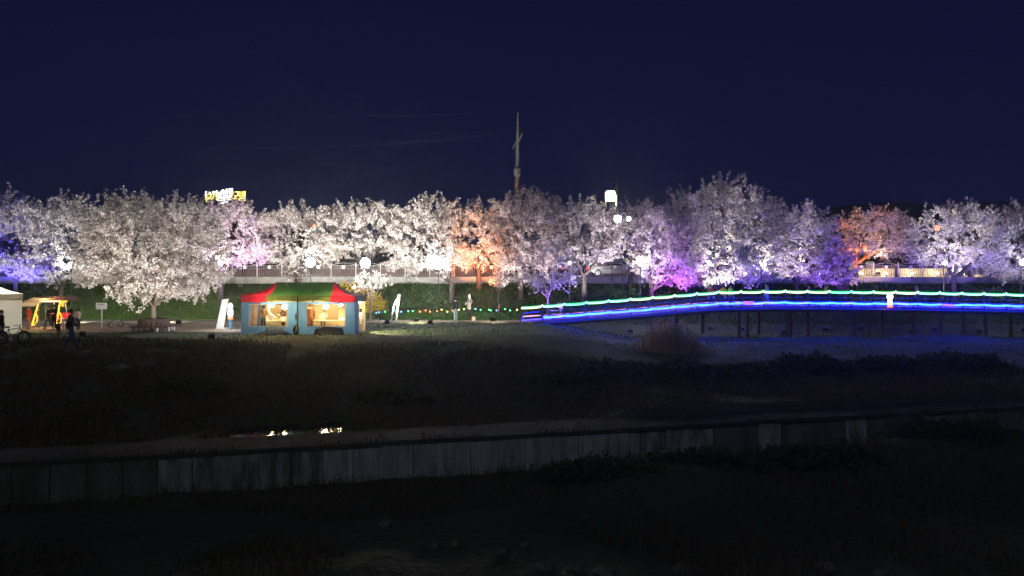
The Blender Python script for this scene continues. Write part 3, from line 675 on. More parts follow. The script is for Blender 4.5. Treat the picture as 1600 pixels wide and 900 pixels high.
# utility pole with its wires
Y = 66.2; X = XX(806, Y); zt = ZZ(175, Y)-3.3
t = thing('utility_pole', 'tall tapering concrete utility pole rising above the blossoms', 'pole', (X, Y, 3.3)); t.rotation_euler = (0, math.radians(.7), 0)
b = MB(); b.tube([(0, 0, 0), (0, 0, zt*.62), (0, 0, zt*.84), (0, 0, zt)], [.23, .18, .13, .05], 12); b.build('shaft', M['utility'], t)
zc_ = ZZ(269, Y)-3.3; b = MB(); b.lathe([(.2, -.42), (.30, -.30), (.32, .25), (.24, .40), (.18, .42)], (0, -.02, zc_), 10); b.build('clamp_box', M['utility'], t)
b = MB(); b.tube([(.1, -.1, ZZ(222, Y)-3.3), (.42, -.1, ZZ(209, Y)-3.3)], .06, 6); b.build('insulator_arm', M['utility'], t)
b = MB(); b.tube([(-.1, -.2, ZZ(221, Y)-3.3), (-.42, -.2, ZZ(233, Y)-3.3)], .05, 6); b.build('insulator_arm', M['utility'], t)
for lab, p0, p1, sag in (('higher thin power wire hanging left from the utility pole', (806, 176), (-60, 172), .4), ('lower thin power wire sagging left from the utility pole', (804, 207), (-60, 196), 1.6)):
    a, c = P(*p0, Y), P(*p1, Y-4); b = MB(); b.tube([a.lerp(c, k/24)-Vector((0, 0, sag*4*(k/24)*(1-k/24))) for k in range(25)], .006, 4); tag(b.build('power_wire', M['black']), lab, 'wire', 'power wires')
light('SPOT', t, (2.2, -5.2, 1.2), (1, .95, .75), 1500, .2, (-.15, .45, 1), 34, .8)  # spot without a fixture, added to brighten the pole

# info board beside the lamp
t = thing('info_board', 'pale blank board on a post behind the white flood lamp', 'sign', (XX(1010, 63), 63.05, 3.3)); zz = ZZ(409, 63)-3.3
b = MB(); b.tube([(0, 0, 0), (0, 0, zz+.3)], .04, 6); b.build('post', M['grey_metal'], t); b = MB(); b.box((0, -.06, zz), (.66, .05, .72)); b.build('board', M['white_paint'], t)

# floodlights on the ground washing the trees
def flood(px, Y, tx, ty, tY, col, watts, label, cone=75, z=None, group='ground floodlights washing the cherry trees'):
    X = XX(px, Y); zb = gz(X, Y) if z is None else z; t = thing('ground_floodlight', label, 'floodlight', (X, Y, zb), 0, group)
    zb = zb if Y < 64 else 3.33; t.location.z = zb; d = (P(tx, ty, tY)-Vector((X, Y, zb+.3))).normalized(); R = d.to_track_quat('Z', 'Y').to_matrix()
    b = MB(); b.box((0, 0, .06), (.34, .2, .04)); b.box((-.17, 0, .2), (.02, .05, .3)); b.box((.17, 0, .2), (.02, .05, .3)); b.build('bracket', M['dark_metal'], t)
    b = MB(); b.box((0, 0, .3), (.3, .24, .12), 0, 0, R); b.build('housing', M['dark_metal'], t)
    b = MB(); b.box(Vector((0, 0, .3))+d*.066, (.26, .2, .01), 0, 0, R); b.build('lens', M['sock'], t)
    light('SPOT', t, Vector((0, 0, .3))+d*.12, col, watts, .10, d, cone, .8); return t
WH = (1.0, .94, .87)
FL = [
 (-25, 57.0, -10, 395, 61, (.10, .08, 1.0), 6500, 60, 'blue ground floodlight at the far left end of the slope'),
 (45, 57.0, 40, 400, 61, (.12, .10, 1.0), 5200, 55, 'blue ground floodlight left of the grey violet tree'),
 (-57, 47.5, 60, 326, 61, (.78, .74, 1.0), 4839, 52, 'cool white ground floodlight behind the swing seat'),
 (130, 36.0, 235, 362, 43.2, WH, 1911, 80, 'ground floodlight in front of the planter, on its left'),
 (330, 36.0, 250, 362, 43.2, WH, 1911, 80, 'ground floodlight in front of the planter, on its right'),
 (362, 56.8, 368, 365, 60.5, (.74, .34, 1.0), 4370, 72, 'violet pink ground floodlight behind the leaning board'),
 (279, 47.5, 345, 316, 60.5, (1.0, .85, .95), 5190, 52, 'pale ground floodlight behind the planter'),
 (405, 47.5, 462, 346, 61, WH, 7447, 52, 'white ground floodlight behind the left half of the food tent'),
 (513, 47.5, 560, 336, 61.5, WH, 8124, 52, 'white ground floodlight behind the right half of the food tent'),
 (605, 47.5, 620, 346, 61, WH, 6544, 52, 'white ground floodlight near the small football goal'),
 (672, 47.5, 680, 346, 60, WH, 6544, 52, 'white ground floodlight behind the two standing people, left'),
 (748, 57.0, 748, 372, 62, (1.0, .30, .11), 8000, 66, 'orange ground floodlight below the orange tree'),
 (818, 57.3, 825, 325, 60.5, (1.0, .80, .78), 2627, 88, 'pinkish ground floodlight at the left end of the footbridge'),
 (908, 57.2, 915, 325, 59.5, (.96, .88, .95), 2105, 88, 'pale ground floodlight behind the left part of the footbridge'),
 (985, 55.0, 985, 336, 60, (1.0, .9, .82), 3484, 74, 'warm ground floodlight below the twin round lamps'),
 (1050, 57.2, 1050, 425, 59, (.62, .08, 1.0), 2100, 85, 'magenta ground floodlight in the violet glow behind the footbridge'),
 (1052, 55.0, 1052, 380, 59, (.42, .16, 1.0), 3496, 60, 'violet ground floodlight in front of the magenta one'),
 (1125, 64.6, 1138, 312, 59.8, (1.0, .93, .90), 2754, 80, 'white floodlight by the road behind the highest crown'),
 (1240, 64.8, 1245, 335, 60.5, (1.0, .93, .92), 1836, 80, 'white floodlight by the road right of the highest crown'),
 (1160, 54.2, 1165, 395, 59, (.30, .18, 1.0), 2090, 64, 'added violet blue fill light behind the middle of the footbridge'),  # these violet spots are added, standing in for the bridge rope light
 (1290, 54.2, 1290, 400, 59, (.34, .14, 1.0), 2280, 64, 'added violet blue fill light below the low violet tree'),
 (1425, 54.2, 1425, 390, 60, (.30, .18, 1.0), 2470, 64, 'added violet blue fill light left of the pale tree with the red lantern'),
 (1530, 54.2, 1530, 390, 60, (.30, .18, 1.0), 2470, 64, 'added violet blue fill light near the right end of the bridge'),
 (865, 53.8, 872, 410, 56.5, (.32, .16, 1.0), 1760, 85, 'violet blue ground floodlight below the slim young tree'),
 (1110, 54.9, 1140, 318, 59.5, (1.0, .92, .84), 5850, 47, 'warm white floodlight behind the bridge, under the highest crown'),
 (1225, 54.9, 1245, 340, 60.5, (1.0, .92, .86), 2808, 38, 'warm white floodlight behind the bridge, right of the highest crown'),
 (1345, 54.9, 1370, 352, 66.4, (1.0, .60, .42), 4095, 35, 'warm floodlight behind the bridge aimed at the orange red tree'),
 (1460, 54.9, 1490, 345, 60.0, (1.0, .94, .86), 4056, 43, 'warm white floodlight behind the bridge near its right end'),
 (262, 51.0, 235, 462, 60.0, (1.0, .97, .80), 1725, 120, 'added floodlight brightening the grass slope behind the planter tree'),  # slope spots are added, unseen, to brighten the grass
 (120, 51.0, 110, 462, 60.0, (1.0, .97, .80), 1000, 120, 'added floodlight brightening the grass slope behind the white signboard'),
 (470, 51.0, 470, 462, 60.0, (1.0, .97, .80), 1000, 120, 'added floodlight brightening the grass slope behind the food tent'),
 (770, 51.0, 770, 466, 60.0, (1.0, .92, .74), 500, 120, 'added floodlight brightening the grass slope at the sapling with the stake'),
 (925, 64.8, 955, 416, 66.6, (1.0, .96, .88), 130, 110, 'small floodlight added at the road edge to brighten the silver car'),  # added spot, only there to brighten the silver car
 (650, 50.0, 655, 468, 60.0, (1.0, .97, .80), 975, 120, 'added floodlight brightening the grass slope right of the football goal'),
 (1335, 65.0, 1337, 395, 66.4, (1.0, .22, .05), 1900, 90, 'orange red floodlight at the fork beyond the fence'),
 (1372, 64.9, 1370, 350, 66.4, (1.0, .72, .58), 1500, 70, 'warm ground floodlight by the fence left of the orange glow'),
 (1480, 64.8, 1490, 340, 60, (1.0, .94, .86), 3060, 80, 'white floodlight by the road behind the pale right tree'),
 (1600, 55.0, 1600, 351, 60.5, (.78, .75, .90), 1534, 74, 'white ground floodlight at the right end of the slope'),
]
for px, Y, tx, ty, tY, col, wt, cone, lab in FL: flood(px, Y, tx, ty, tY, col, wt, lab, cone)
# red paper lanterns hung in the crowns
for px, py, Y, r, lab in ((1464, 356, 55.6, .17, 'small red lantern hanging in the pale right tree'), (491, 353, 56.5, .12, 'small red lantern in the white tree above the tent')):
    p = P(px, py, Y); t = thing('red_lantern', lab, 'lantern', p, 0, 'red lanterns in the trees'); b = MB(); b.lathe([(r*.4, -r), (r*.9, -r*.5), (r, 0), (r*.9, r*.5), (r*.4, r)], (0, 0, 0), 10); b.build('shade', M['red_lamp'], t, True)
    b = MB(); b.tube([(0, 0, r), (0, .4, r+.5), (0, 2.2, r+.8)], .01, 4); b.build('cord', M['black'], t)
# bollard lamps added between the road and the cream wall to light it
for i, px in enumerate((1165, 1200, 1240, 1280, 1345, 1385, 1425, 1465, 1505, 1545, 1585)):
    Y = 72.6; t = thing('fill_bollard', 'added low warm lamp before the cream wall, number %s counted from the left' % ('one two three four five six seven eight nine ten eleven'.split()[i]), 'lamp', (XX(px, Y), Y, 3.2), 0, 'added warm lamps before the cream wall')
    t['label'] = 'added warm lamp standing across the road, %s from the left along the cream wall' % ('first second third fourth fifth sixth seventh eighth ninth tenth eleventh'.split()[i])
    b = MB(); b.tube([(0, 0, 0), (0, 0, .42)], .05, 8); b.build('post', M['dark_metal'], t); b = MB(); b.ball((0, 0, .5), .09, 8, 5); b.build('globe', M['warm_led'], t)
    light('POINT', t, (0, .12, .6), (1, .74, .42), 30, .1)
for px in (290, 420, 560, 760, 850, 930):
    pass

# ------------------------------------------------------------------ buildings beyond the road
def building(name, label, px0, px1, ytop, Y, depth, m, floors, cols, lit=()):
    x0, x1 = XX(px0, Y), XX(px1, Y); wd = x1-x0; h = ZZ(ytop, Y)-3.2; t = thing(name, label, 'building', ((x0+x1)/2, Y, 3.2))
    b = MB(); b.box((0, depth/2, h/2), (wd, depth, h)); b.build('wall', m, t)
    b = MB(); b.box((0, depth/2, h+.15), (wd+.4, depth+.4, .3)); b.build('roof', M['concrete'], t)
    wm = MB(); wm.box((0, 0, 0), (1.1, .06, 1.3)); wmf = wm.mesh('window', M['concrete']); g = MB(); g.box((0, -.035, 0), (.95, .02, 1.15)); gd = g.mesh('pane', M['glass']); gl = g.mesh('pane', M['lit_pane'])
    for f in range(floors):
        for c in range(cols):
            o = put('window', wmf, t, (-wd/2+wd*(c+.5)/cols, -.02, 1.7+f*(h-1.2)/floors)); put('pane', gl if (f, c) in lit else gd, o, (0, 0, 0))
    return t, h
bt, bh = building('motel_building', 'dark building with a lit rooftop sign behind the pink violet tree', 290, 470, 335, 100, 12, M['brick_building'], 3, 7)
building('shop_building', 'low dark building behind the broad white tree above the tent', 520, 650, 385, 98, 10, M['building'], 2, 5)
building('house', 'low dark house beyond the road behind the twin round lamps', 830, 960, 382, 96, 10, M['building'], 2, 5)
building('warehouse', 'long dark building beyond the road behind the orange red tree', 1180, 1400, 392, 95, 12, M['building'], 1, 8, {(0, 5), (0, 6)})
building('farmhouse', 'dark low building behind the right end of the fence', 1440, 1640, 388, 97, 12, M['building'], 2, 7, {(0, 1)})

# rooftop sign: lettering on a frame
Y = 100.0
t = thing('rooftop_sign', 'lit yellow and white lettering on a frame above the dark building roof', 'sign', (XX(355, Y), Y+1, 3.2+bh)); S_ = Y/FPX
def glyph(ch, px, py, size, m, rz=0):
    cu = bpy.data.curves.new('letter', 'FONT'); cu.body = ch; cu.size = size; cu.extrude = .12; cu.offset = -.01; cu.align_x = 'CENTER'; cu.align_y = 'CENTER'
    ob = bpy.data.objects.new('letter', cu); C.objects.link(ob); dg = bpy.context.evaluated_depsgraph_get(); me = bpy.data.meshes.new_from_object(ob.evaluated_get(dg))
    bpy.data.objects.remove(ob); me.name = 'letter'; me.materials.clear(); me.materials.append(m); me.polygons.foreach_set('material_index', [0]*len(me.polygons))
    p = P(px, py, Y+1)-Vector(t.location); return put('letter', me, t, (p.x, -.15, p.z), (PI/2, rz, 0))
for ch, px, py, sz, m in (('온', 327, 311, 1.25, 'letter_yellow'), ('가', 335.5, 308.5, 1.2, 'letter_yellow'), ('별', 345.5, 307.5, 1.55, 'letter_white'), ('별', 355, 306, 1.6, 'letter_white'), ('모', 368.5, 307, 1.45, 'letter_yellow'), ('텔', 378, 307.5, 1.45, 'letter_yellow')):
    glyph(ch, px, py, sz, M[m], math.radians(-6 if px < 340 else 0))
def pp(px, py): q = P(px, py, Y+1)-Vector(t.location); return Vector((q.x, .05, q.z))
for px, y0, y1 in ((321.5, 299, 309), (362.5, 294, 310)): b = MB(); b.tube([pp(px, y0), pp(px, y1)], .09, 6); b.build('lit_tube', M['letter_white'], t)
for px in (327.5, 333.5, 338.5, 348, 354, 358.5):
    b = MB(); b.ball(pp(px, 301.5-(px-327)*.18), .16, 8, 5); b.build('sign_lamp', M['letter_white'], t)
b = MB(); b.tube([pp(342, 318), pp(355, 315.5)], .10, 6); b.build('lit_tube', M['letter_white'], t)
b = MB()
for px in (324, 341, 358, 374, 384): b.tube([pp(px, 300)+Vector((0, .2, 0)), Vector((pp(px, 300).x, .25, 0))], .05, 6)
b.tube([pp(318, 309)+Vector((0, .2, 0)), pp(388, 309)+Vector((0, .2, 0))], .04, 6); b.tube([pp(318, 317)+Vector((0, .2, 0)), pp(388, 317)+Vector((0, .2, 0))], .04, 6)
b.build('frame', M['dark_metal'], t)

# ------------------------------------------------------------------ cars
def car(px, Y, label, m, flip=False):
    t = thing('parked_car', label, 'car', (XX(px, Y), Y, 3.33), PI if flip else 0, 'cars on the embankment road')
    prof = [(-2.2, .28), (-2.25, .62), (-2.15, .82), (-1.55, .92), (-.95, 1.40), (-.2, 1.47), (.5, 1.42), (1.15, .98), (1.95, .84), (2.2, .64), (2.22, .30)]
    b = MB(); b.prism(prof, -.82, .82); b.v = [(x, y*(1 if z < .95 else .80), z) for x, y, z in b.v]; b.build('body', m, t)
    for s in (-1, 1):
        b = MB(); b.prism([(-1.42, .95), (-.92, 1.35), (-.25, 1.40), (-.25, .95)], .0, .02); b.v = [(x, s*(.835-(z-.95)*.36)+s*y, z) for x, y, z in b.v]; b.build('window', M['glass'], t)
        b = MB(); b.prism([(-.18, .95), (-.18, 1.40), (.45, 1.36), (1.0, .97)], .0, .02); b.v = [(x, s*(.835-(z-.95)*.36)+s*y, z) for x, y, z in b.v]; b.build('window', M['glass'], t)
        b = MB(); b.ball((2.14, s*.58, .66), .19, 10, 6, 0, (.5, 1.2, .8)); b.build('headlight', M['headlamp'], t)
        b = MB(); b.box((-2.2, s*.60, .74), (.1, .36, .16)); b.build('taillight', M['tail_lamp'], t)
        for x in (-1.35, 1.38):
            w_ = MB(); w_.lathe([(.20, -.1), (.31, -.1), (.33, -.05), (.33, .05), (.31, .1), (.20, .1)], (x, s*.78, .33), 16, 0, Matrix.Rotation(PI/2, 3, 'X')); wo = w_.build('wheel', M['rubber'], t)
            w_ = MB(); w_.lathe([(.2, -.115), (.2, .115)], (x, s*.78, .33), 12, 0, Matrix.Rotation(PI/2, 3, 'X')); w_.build('rim', M['grey_metal'], wo)
    b = MB(); b.prism([(-.98, -.66), (-.98, .66), (-1.50, .72), (-1.50, -.72)], 0, .02); b.v = [(x, y_, 1.40+(x+.98)*.80+.01+z_) for x, z_, y_ in [(p[0], p[1], p[2]) for p in b.v]]; b.build('rear_window', M['glass'], t)
    light('SPOT', t, (2.3, 0, .66), (1, .93, .8), 260, .2, (1, -.08, -.12), 70, .6); return t
car(956, 66.6, 'silver car with bright headlights on the road behind the fence', M['silver'])
car(840, 66.6, 'dark car with red tail lamps left of the silver one', M['dark_car'], True)
car(1228, 69.8, 'white car on the road behind the trees right of the bright flood lamp', M['white_car'])
car(1530, 69.8, 'silver car on the road near the right end of the fence', M['silver'], True)

# ------------------------------------------------------------------ footbridge
BY = 52.0; BW = 2.0
bx0, bx1 = XX(826, BY), XX(1668, BY)
_px = [700, 829, 1000, 1120, 1220, 1400, 1600, 1700]; _py = [490, 480.5, 467.5, 457.5, 456, 457.5, 461, 463]
def top_z(x): return ZZ(np.interp(800+x/BY*FPX, _px, _py), BY)
def deck_z(x): return top_z(x)-1.05
br = thing('footbridge', 'footbridge on dark posts with green and blue rope lights along its rails', 'bridge', (bx0, BY, 0))
def bridge_strip(name, y0, y1, dz0, dz1, m, x0=bx0, x1=bx1, n=60):
    V = []; F = []
    for i in range(n+1):
        x = x0+(x1-x0)*i/n; z = deck_z(x)
        V += [(x-bx0, y0, z+dz0), (x-bx0, y1, z+dz0), (x-bx0, y1, z+dz1), (x-bx0, y0, z+dz1)]
    for i in range(n):
        a = i*4; F += [(a+k, a+(k+1) % 4, a+4+(k+1) % 4, a+4+k) for k in range(4)]
    F += [(0, 1, 2, 3), (n*4+3, n*4+2, n*4+1, n*4)]
    return put(name, npmesh(name, V, F, m), br)
bridge_strip('side_beam', .0, .12, -.34, -.05, M['bridge_metal']); bridge_strip('side_beam', BW-.12, BW, -.34, -.05, M['bridge_metal'])
SP = 34.5/FPX*BY; x = XX(849, BY)-SP; posts = []
while x < bx1: posts.append(x); x += SP
# deck planks
npl = int((bx1-bx0)/.30); me = MB(); me.box((0, BW/2, 0), (.285, BW-.02, .045)); me = me.mesh('deck_plank', M['bridge_wood'])
for k in range(min(npl, 130)):
    x = bx0+.15+k*.30
    if x > bx1: break
    put('deck_plank', me, br, (x-bx0, 0, deck_z(x)-.02), (0, -math.atan2(deck_z(x+.1)-deck_z(x-.1), .2), 0))
pm = MB(); pm.box((0, 0, .46), (.075, .075, 1.1)); pm = pm.mesh('rail_post', M['bridge_metal'])
for x in posts:
    for y in (.06, BW-.06): put('rail_post', pm, br, (x-bx0, y, deck_z(x)))
for y in (.06, BW-.06):
    for h, r in ((1.0, .04), (.66, .022), (.40, .022), (.14, .022)):
        b = MB(); b.tube([(x-bx0, y, deck_z(x)+h) for x in posts], r, 6); b.build('handrail' if h == 1.0 else 'rail_bar', M['bridge_metal'], br)
# light ropes, one length between each two posts
for i in range(len(posts)-1):
    xa, xb = posts[i], posts[i+1]; n = 10; rr = random.Random(i)
    def path(dz, y, sag=.03, swirl=False):
        pts = []
        for k in range(n+1):
            u = k/n; x = xa+(xb-xa)*u; pts.append((x-bx0, y+(.02*math.sin(PI*u)), deck_z(x)+dz-sag*math.sin(PI*u)))
        if swirl: pts[-1] = (pts[-1][0]-.02, pts[-1][1], pts[-1][2]+.10); pts[-2] = (pts[-2][0], pts[-2][1], pts[-2][2]+.035)
        return pts
    if i != 2 or True:
        b = MB(); b.tube(path(1.05, -.01, .035, True), .068, 6); b.build('rope_light', GREENS[rr.choice([0, 1, 1, 3, 2, 1])] if i < 12 else GREENS[rr.choice([0, 1, 2, 3, 3, 1])], br)
        b = MB(); b.tube(path(1.13, .03, .01, False), .03, 5); b.build('rope_light', M['rope_glow_green'], br)
    if i >= 1:
        pt = path(.30+.02*rr.uniform(-1, 1), -.01, .04); cut = rr.choice((4, 5, 6)); b = MB(); b.tube(pt[cut:], [.075*rr.uniform(.8, 1.15) for _ in pt[cut:]], 6); b.build('rope_light', BLUES[rr.choice([0, 1, 1, 2])], br); b = MB(); b.tube(pt[:cut+1], [.075*rr.uniform(.8, 1.15) for _ in pt[:cut+1]], 6); b.build('rope_light', BLUES[rr.choice([0, 1, 1, 2, 3]) if i > 8 else rr.choice([1, 1, 0])], br)
        pass
    # far rail: pink dashes
    if i < 11:
        xm = xa+(xb-xa)*.28; b = MB(); b.tube([(xa-bx0+.05, BW-.1, deck_z(xa)+.32), (xm-bx0, BW-.1, deck_z(xm)+.32)], .024, 5); b.build('rope_light', M['rope_pink'], br)
        b = MB(); b.tube([(xm-bx0+.12, BW-.1, deck_z(xm)+.32), (xb-bx0-.1, BW-.1, deck_z(xb)+.32)], .024, 5); b.build('rope_light', M['rope_pink'], br)
    b = MB(); b.tube([(xa-bx0, BW+.05, deck_z(xa)+.08), (xb-bx0, BW+.05, deck_z(xb)+.08)], .03, 5); b.build('rope_light', M['far_fill_blue'], br)  # hidden blue tube added to light the ground under the deck
for px in (1018, 1040, 1057, 1098, 1155, 1168, 1185, 1233, 1262, 1335, 1358, 1377, 1427, 1470, 1505, 1540, 1580, 1620):
    y = .25 if px not in (1098, 1185, 1262, 1377) else BW-.25
    x = XX(px, BY+y); zg = gz(x, BY+y)-.3; zt = deck_z(x)-.06
    b = MB(); b.tube([(0, 0, zg), (0, 0, zt)], .125 if px not in (1233,) else .19, 10); put('pier', b.mesh('pier', M['bridge_wood']), br, (x-bx0, y, 0))
# entrance frame with its own pink and blue rope at the left end
b = MB(); b.tube([(XX(817, BY+.9)-bx0, .9, .15), (XX(817, BY+.9)-bx0, .9, .62), (XX(842, BY+.9)-bx0, .9, .75)], .02, 5); b.build('rope_light', M['rope_deep_blue'], br)
b = MB(); b.tube([(XX(818, BY+.9)-bx0, .9, .40), (XX(829, BY+.9)-bx0, .9, .44), (XX(842, BY+.9)-bx0, .9, .48)], .03, 5); b.build('rope_light', M['rope_pink'], br)
# the glowing lantern figure on the near rail
x = XX(1390, BY-.15); t = thing('rail_lantern', 'glowing white lantern with a red foot hung on the near bridge rail', 'lantern', (x, BY-.2, deck_z(x)))
b = MB(); b.ball((0, 0, .78), .20, 12, 8, 0, (1, 1, 1.15)); b.build('globe', M['lit_white'], t, True)
b = MB(); b.lathe([(.13, .2), (.15, .35), (.12, .6)], (0, 0, 0), 12); b.build('shade', M['lit_white'], t, True)
b = MB(); b.lathe([(.16, .02), (.17, .12), (.12, .2)], (0, 0, 0), 12); b.build('foot', M['lit_red'], t, True)
b = MB(); b.tube([(0, 0, .98), (0, .2, 1.05)], .012, 5); b.build('hook', M['dark_metal'], t)

# ------------------------------------------------------------------ food tent
TX, TY = -11.68, 40.4; TH = 3.1; TD = 3.0; EZ = 2.14; PZ = 2.86; KX = 1.6
tent = thing('food_tent', 'red and green roofed tent with blue walls and lit clear windows', 'tent', (TX, TY, 0.0))
def roof_z(t_): return EZ+(PZ-EZ)*(1-t_)**2.2
def roof_panel(name, side, xa, xb, m, nt_=14, nx=16):
    """xa(t), xb(t): left and right edge of the panel from ridge (t=0) to eave (t=1); side -1 = front"""
    V = []; 
    for i in range(nt_+1):
        t_ = i/nt_
        for k in range(nx+1):
            x = xa(t_)+(xb(t_)-xa(t_))*k/nx; sag = .07*math.sin(PI*k/nx)*math.sin(PI*t_)+.018*math.sin(x*7+t_*5)*math.sin(PI*t_)+.012*math.sin(x*3.1-t_*11)*math.sin(PI*t_)
            V.append((x, TD/2+side*TD/2*t_, roof_z(t_)-sag))
    idx = np.arange(len(V)).reshape(nt_+1, nx+1); F = np.stack([idx[:-1, :-1], idx[:-1, 1:], idx[1:, 1:], idx[1:, :-1]], -1).reshape(-1, 4)
    return put(name, npmesh(name, V, F, m, True), tent)
for sd in (-1, 1):
    roof_panel('roof_panel', sd, lambda t: -(KX+.16*t), lambda t: KX+.16*t, M['green_fabric'], nx=34)
    roof_panel('roof_panel', sd, lambda t: -(KX+(TH-KX)*t), lambda t: -(KX+.16*t), M['red_fabric'])
    roof_panel('roof_panel', sd, lambda t: KX+.16*t, lambda t: KX+(TH-KX)*t, M['red_fabric'])
for s in (-1, 1):
    V = []; 
    for i in range(10):
        t_ = i/9
        for k in range(9): V.append((s*(KX+(TH-KX)*t_), TD/2+(k/8-.5)*TD*t_, roof_z(t_)))
    idx = np.arange(90).reshape(10, 9); F = np.stack([idx[:-1, :-1], idx[:-1, 1:], idx[1:, 1:], idx[1:, :-1]], -1).reshape(-1, 4)
    put('roof_panel', npmesh('roof_panel', V, F, M['navy_fabric'], True), tent)
    b = MB(); b.tube([(s*KX, TD/2, PZ+.02), (s*(KX+.3), TD/2-.3, roof_z(.2)+.02), (s*(KX+.8), TD/2-.8, roof_z(.53)+.02), (s*TH, -.01, EZ+.02)], .03, 5); b.build('roof_seam', M['red_fabric'] if s < 0 else M['navy_fabric'], tent)
    b = MB(); b.box((s*(TH+.012), TD/2, EZ-.19), (.02, TD, .38)); b.build('valance', M['navy_fabric'], tent)
def valance(x0, x1, m, zt, zb, scal):
    n = 24; V = []
    for k in range(n+1):
        x = x0+(x1-x0)*k/n; u = k/n; V += [(x, -.02+.015*math.sin(x*9), zt), (x, -.03+.02*math.sin(x*7+1), zb+scal*math.sin(PI*u))]
    F = [(2*k, 2*k+1, 2*k+3, 2*k+2) for k in range(n)]; return put('valance', npmesh('valance', V, F, m, True), tent)
valance(-TH, -KX-.16, M['red_fabric'], EZ, EZ-.40, 0); valance(KX+.16, TH, M['red_fabric'], EZ, EZ-.40, 0)
valance(-KX-.16, 0, M['olive_fabric'], EZ, EZ-.36, .10); valance(0, KX+.16, M['olive_fabric'], EZ, EZ-.36, .10)
b = MB(); b.box((0, TD+.02, EZ-.19), (2*TH, .02, .38)); b.build('valance', M['olive_fabric'], tent)
# legs and bars
for x in (-TH+.03, 0, TH-.03):
    for y in (.02, TD-.03):
        b = MB(); y2 = -.13 if x == 0 and y < 1 else y; b.tube([(x, y2, -.05), (x, y2, EZ)], .034 if x == 0 else .028, 8); b.build('leg', M['dark_metal'] if x == 0 else M['grey_metal'], tent)
for y in (.03, TD-.04): 
    b = MB(); b.tube([(-TH, y, EZ-.42), (-TH/2, y, EZ-.06), (0, y, EZ-.42), (TH/2, y, EZ-.06), (TH, y, EZ-.42)], .014, 5); b.build('truss', M['grey_metal'], tent)
# front wall cloth with two windows
W1, W2, WZ0, WZ1 = (-2.66, -.56), (.48, 2.58), .46, 1.66
xsn = sorted(set([round(v, 3) for v in np.linspace(-TH, TH, 70)]+[*W1, *W2])); zsn = sorted(set([round(v, 3) for v in np.linspace(.02, 1.78, 22)]+[WZ0, WZ1]))
V = []; rngc = np.random.default_rng(3)
for z in zsn:
    for x in xsn:
        bump = .05*vnoise(x, z*.6, 1.6, 4)+.035*vnoise(x, z*.3, 4, 5)+(.11*max(0, .5-z)*math.sin(x*3.1+.8) if z < .5 else 0)
        V.append((x, -.05+float(bump), z))
nx = len(xsn); F = []
for j in range(len(zsn)-1):
    for i in range(nx-1):
        xm, zm = (xsn[i]+xsn[i+1])/2, (zsn[j]+zsn[j+1])/2
        if WZ0 < zm < WZ1 and (W1[0] < xm < W1[1] or W2[0] < xm < W2[1]): continue
        F.append((j*nx+i, j*nx+i+1, (j+1)*nx+i+1, (j+1)*nx+i))
put('front_wall', npmesh('front_wall', V, F, M['teal_fabric'], True), tent)
for wdw in (W1, W2):
    b = MB(); xm = sum(wdw)/2; wd = wdw[1]-wdw[0]; zm = (WZ0+WZ1)/2
    for z in (WZ0, WZ1): b.box((xm, -.075, z), (wd+.05, .012, .035))
    for x in wdw: b.box((x, -.075, zm), (.035, .012, WZ1-WZ0-.04))
    wo = b.build('window', M['white_fabric'], tent); b = MB(); b.box((xm, -.055, zm), (wd, .004, WZ1-WZ0)); b.build('pane', M['pane'], wo)
b = MB(); V = []
for k in range(9):
    x = -2.62+.36*k/8
    V += [(x+.06, -.005+.03*math.sin(k*1.7), 1.66), (x-.04*(k < 3), -.005+.03*math.sin(k*1.7+.6), .50)]
put('curtain', npmesh('curtain', V, [(2*k, 2*k+1, 2*k+3, 2*k+2) for k in range(8)], M['pink_cloth'], True), tent)
b = MB(); b.box((0, TD-.02, .9), (2*TH-.06, .02, 1.78)); b.build('back_wall', M['beige_fabric'], tent)
b = MB(); b.box((-TH+.01, TD/2, .9), (.02, TD-.1, 1.76)); b.build('side_wall', M['teal_fabric'], tent)
b = MB(); b.box((TH-.01, .42, .9), (.02, .8, 1.76)); b.build('side_wall', M['teal_fabric'], tent)
b = MB(); b.box((TH-.02, 1.02, .95), (.03, .3, 1.6)); b.build('curtain', M['pink_cloth'], tent)
# bulbs hung in the tent
for i, (x, z, r, lab) in enumerate(((-1.62, 1.60, .11, 'bare glowing bulb nearest the curtain in the food tent'), (-.92, 1.47, .115, 'bare glowing bulb left of the middle pole in the food tent'), (1.36, 1.50, .125, 'brightest bare bulb beside the brown hooded figure in the tent'), (2.20, 1.61, .085, 'bare glowing bulb nearest the right end of the food tent'), (2.95, 1.72, .07, 'small bare bulb at the open right end of the food tent'))):
    t = thing('light_bulb', lab, 'bulb', (TX+x, TY+(.55 if i < 4 else 1.9), z), 0, 'bare bulbs in the food tent')
    b = MB(); b.ball((0, 0, 0), r, 12, 8); b.build('globe', M['bulb'], t, True); b = MB(); b.lathe([(.03, r), (.035, r+.08), (.02, r+.1)], (0, 0, 0), 8); b.build('socket', M['black'], t)
    b = MB(); b.tube([(0, 0, r+.09), (0, .02, EZ-z+.05)], .008, 4); b.build('cord', M['black'], t)
light('SPOT', t, (.28, 0, -.1), (1, .86, .5), 900, .08, (1, .05, -.75), 95, .5)
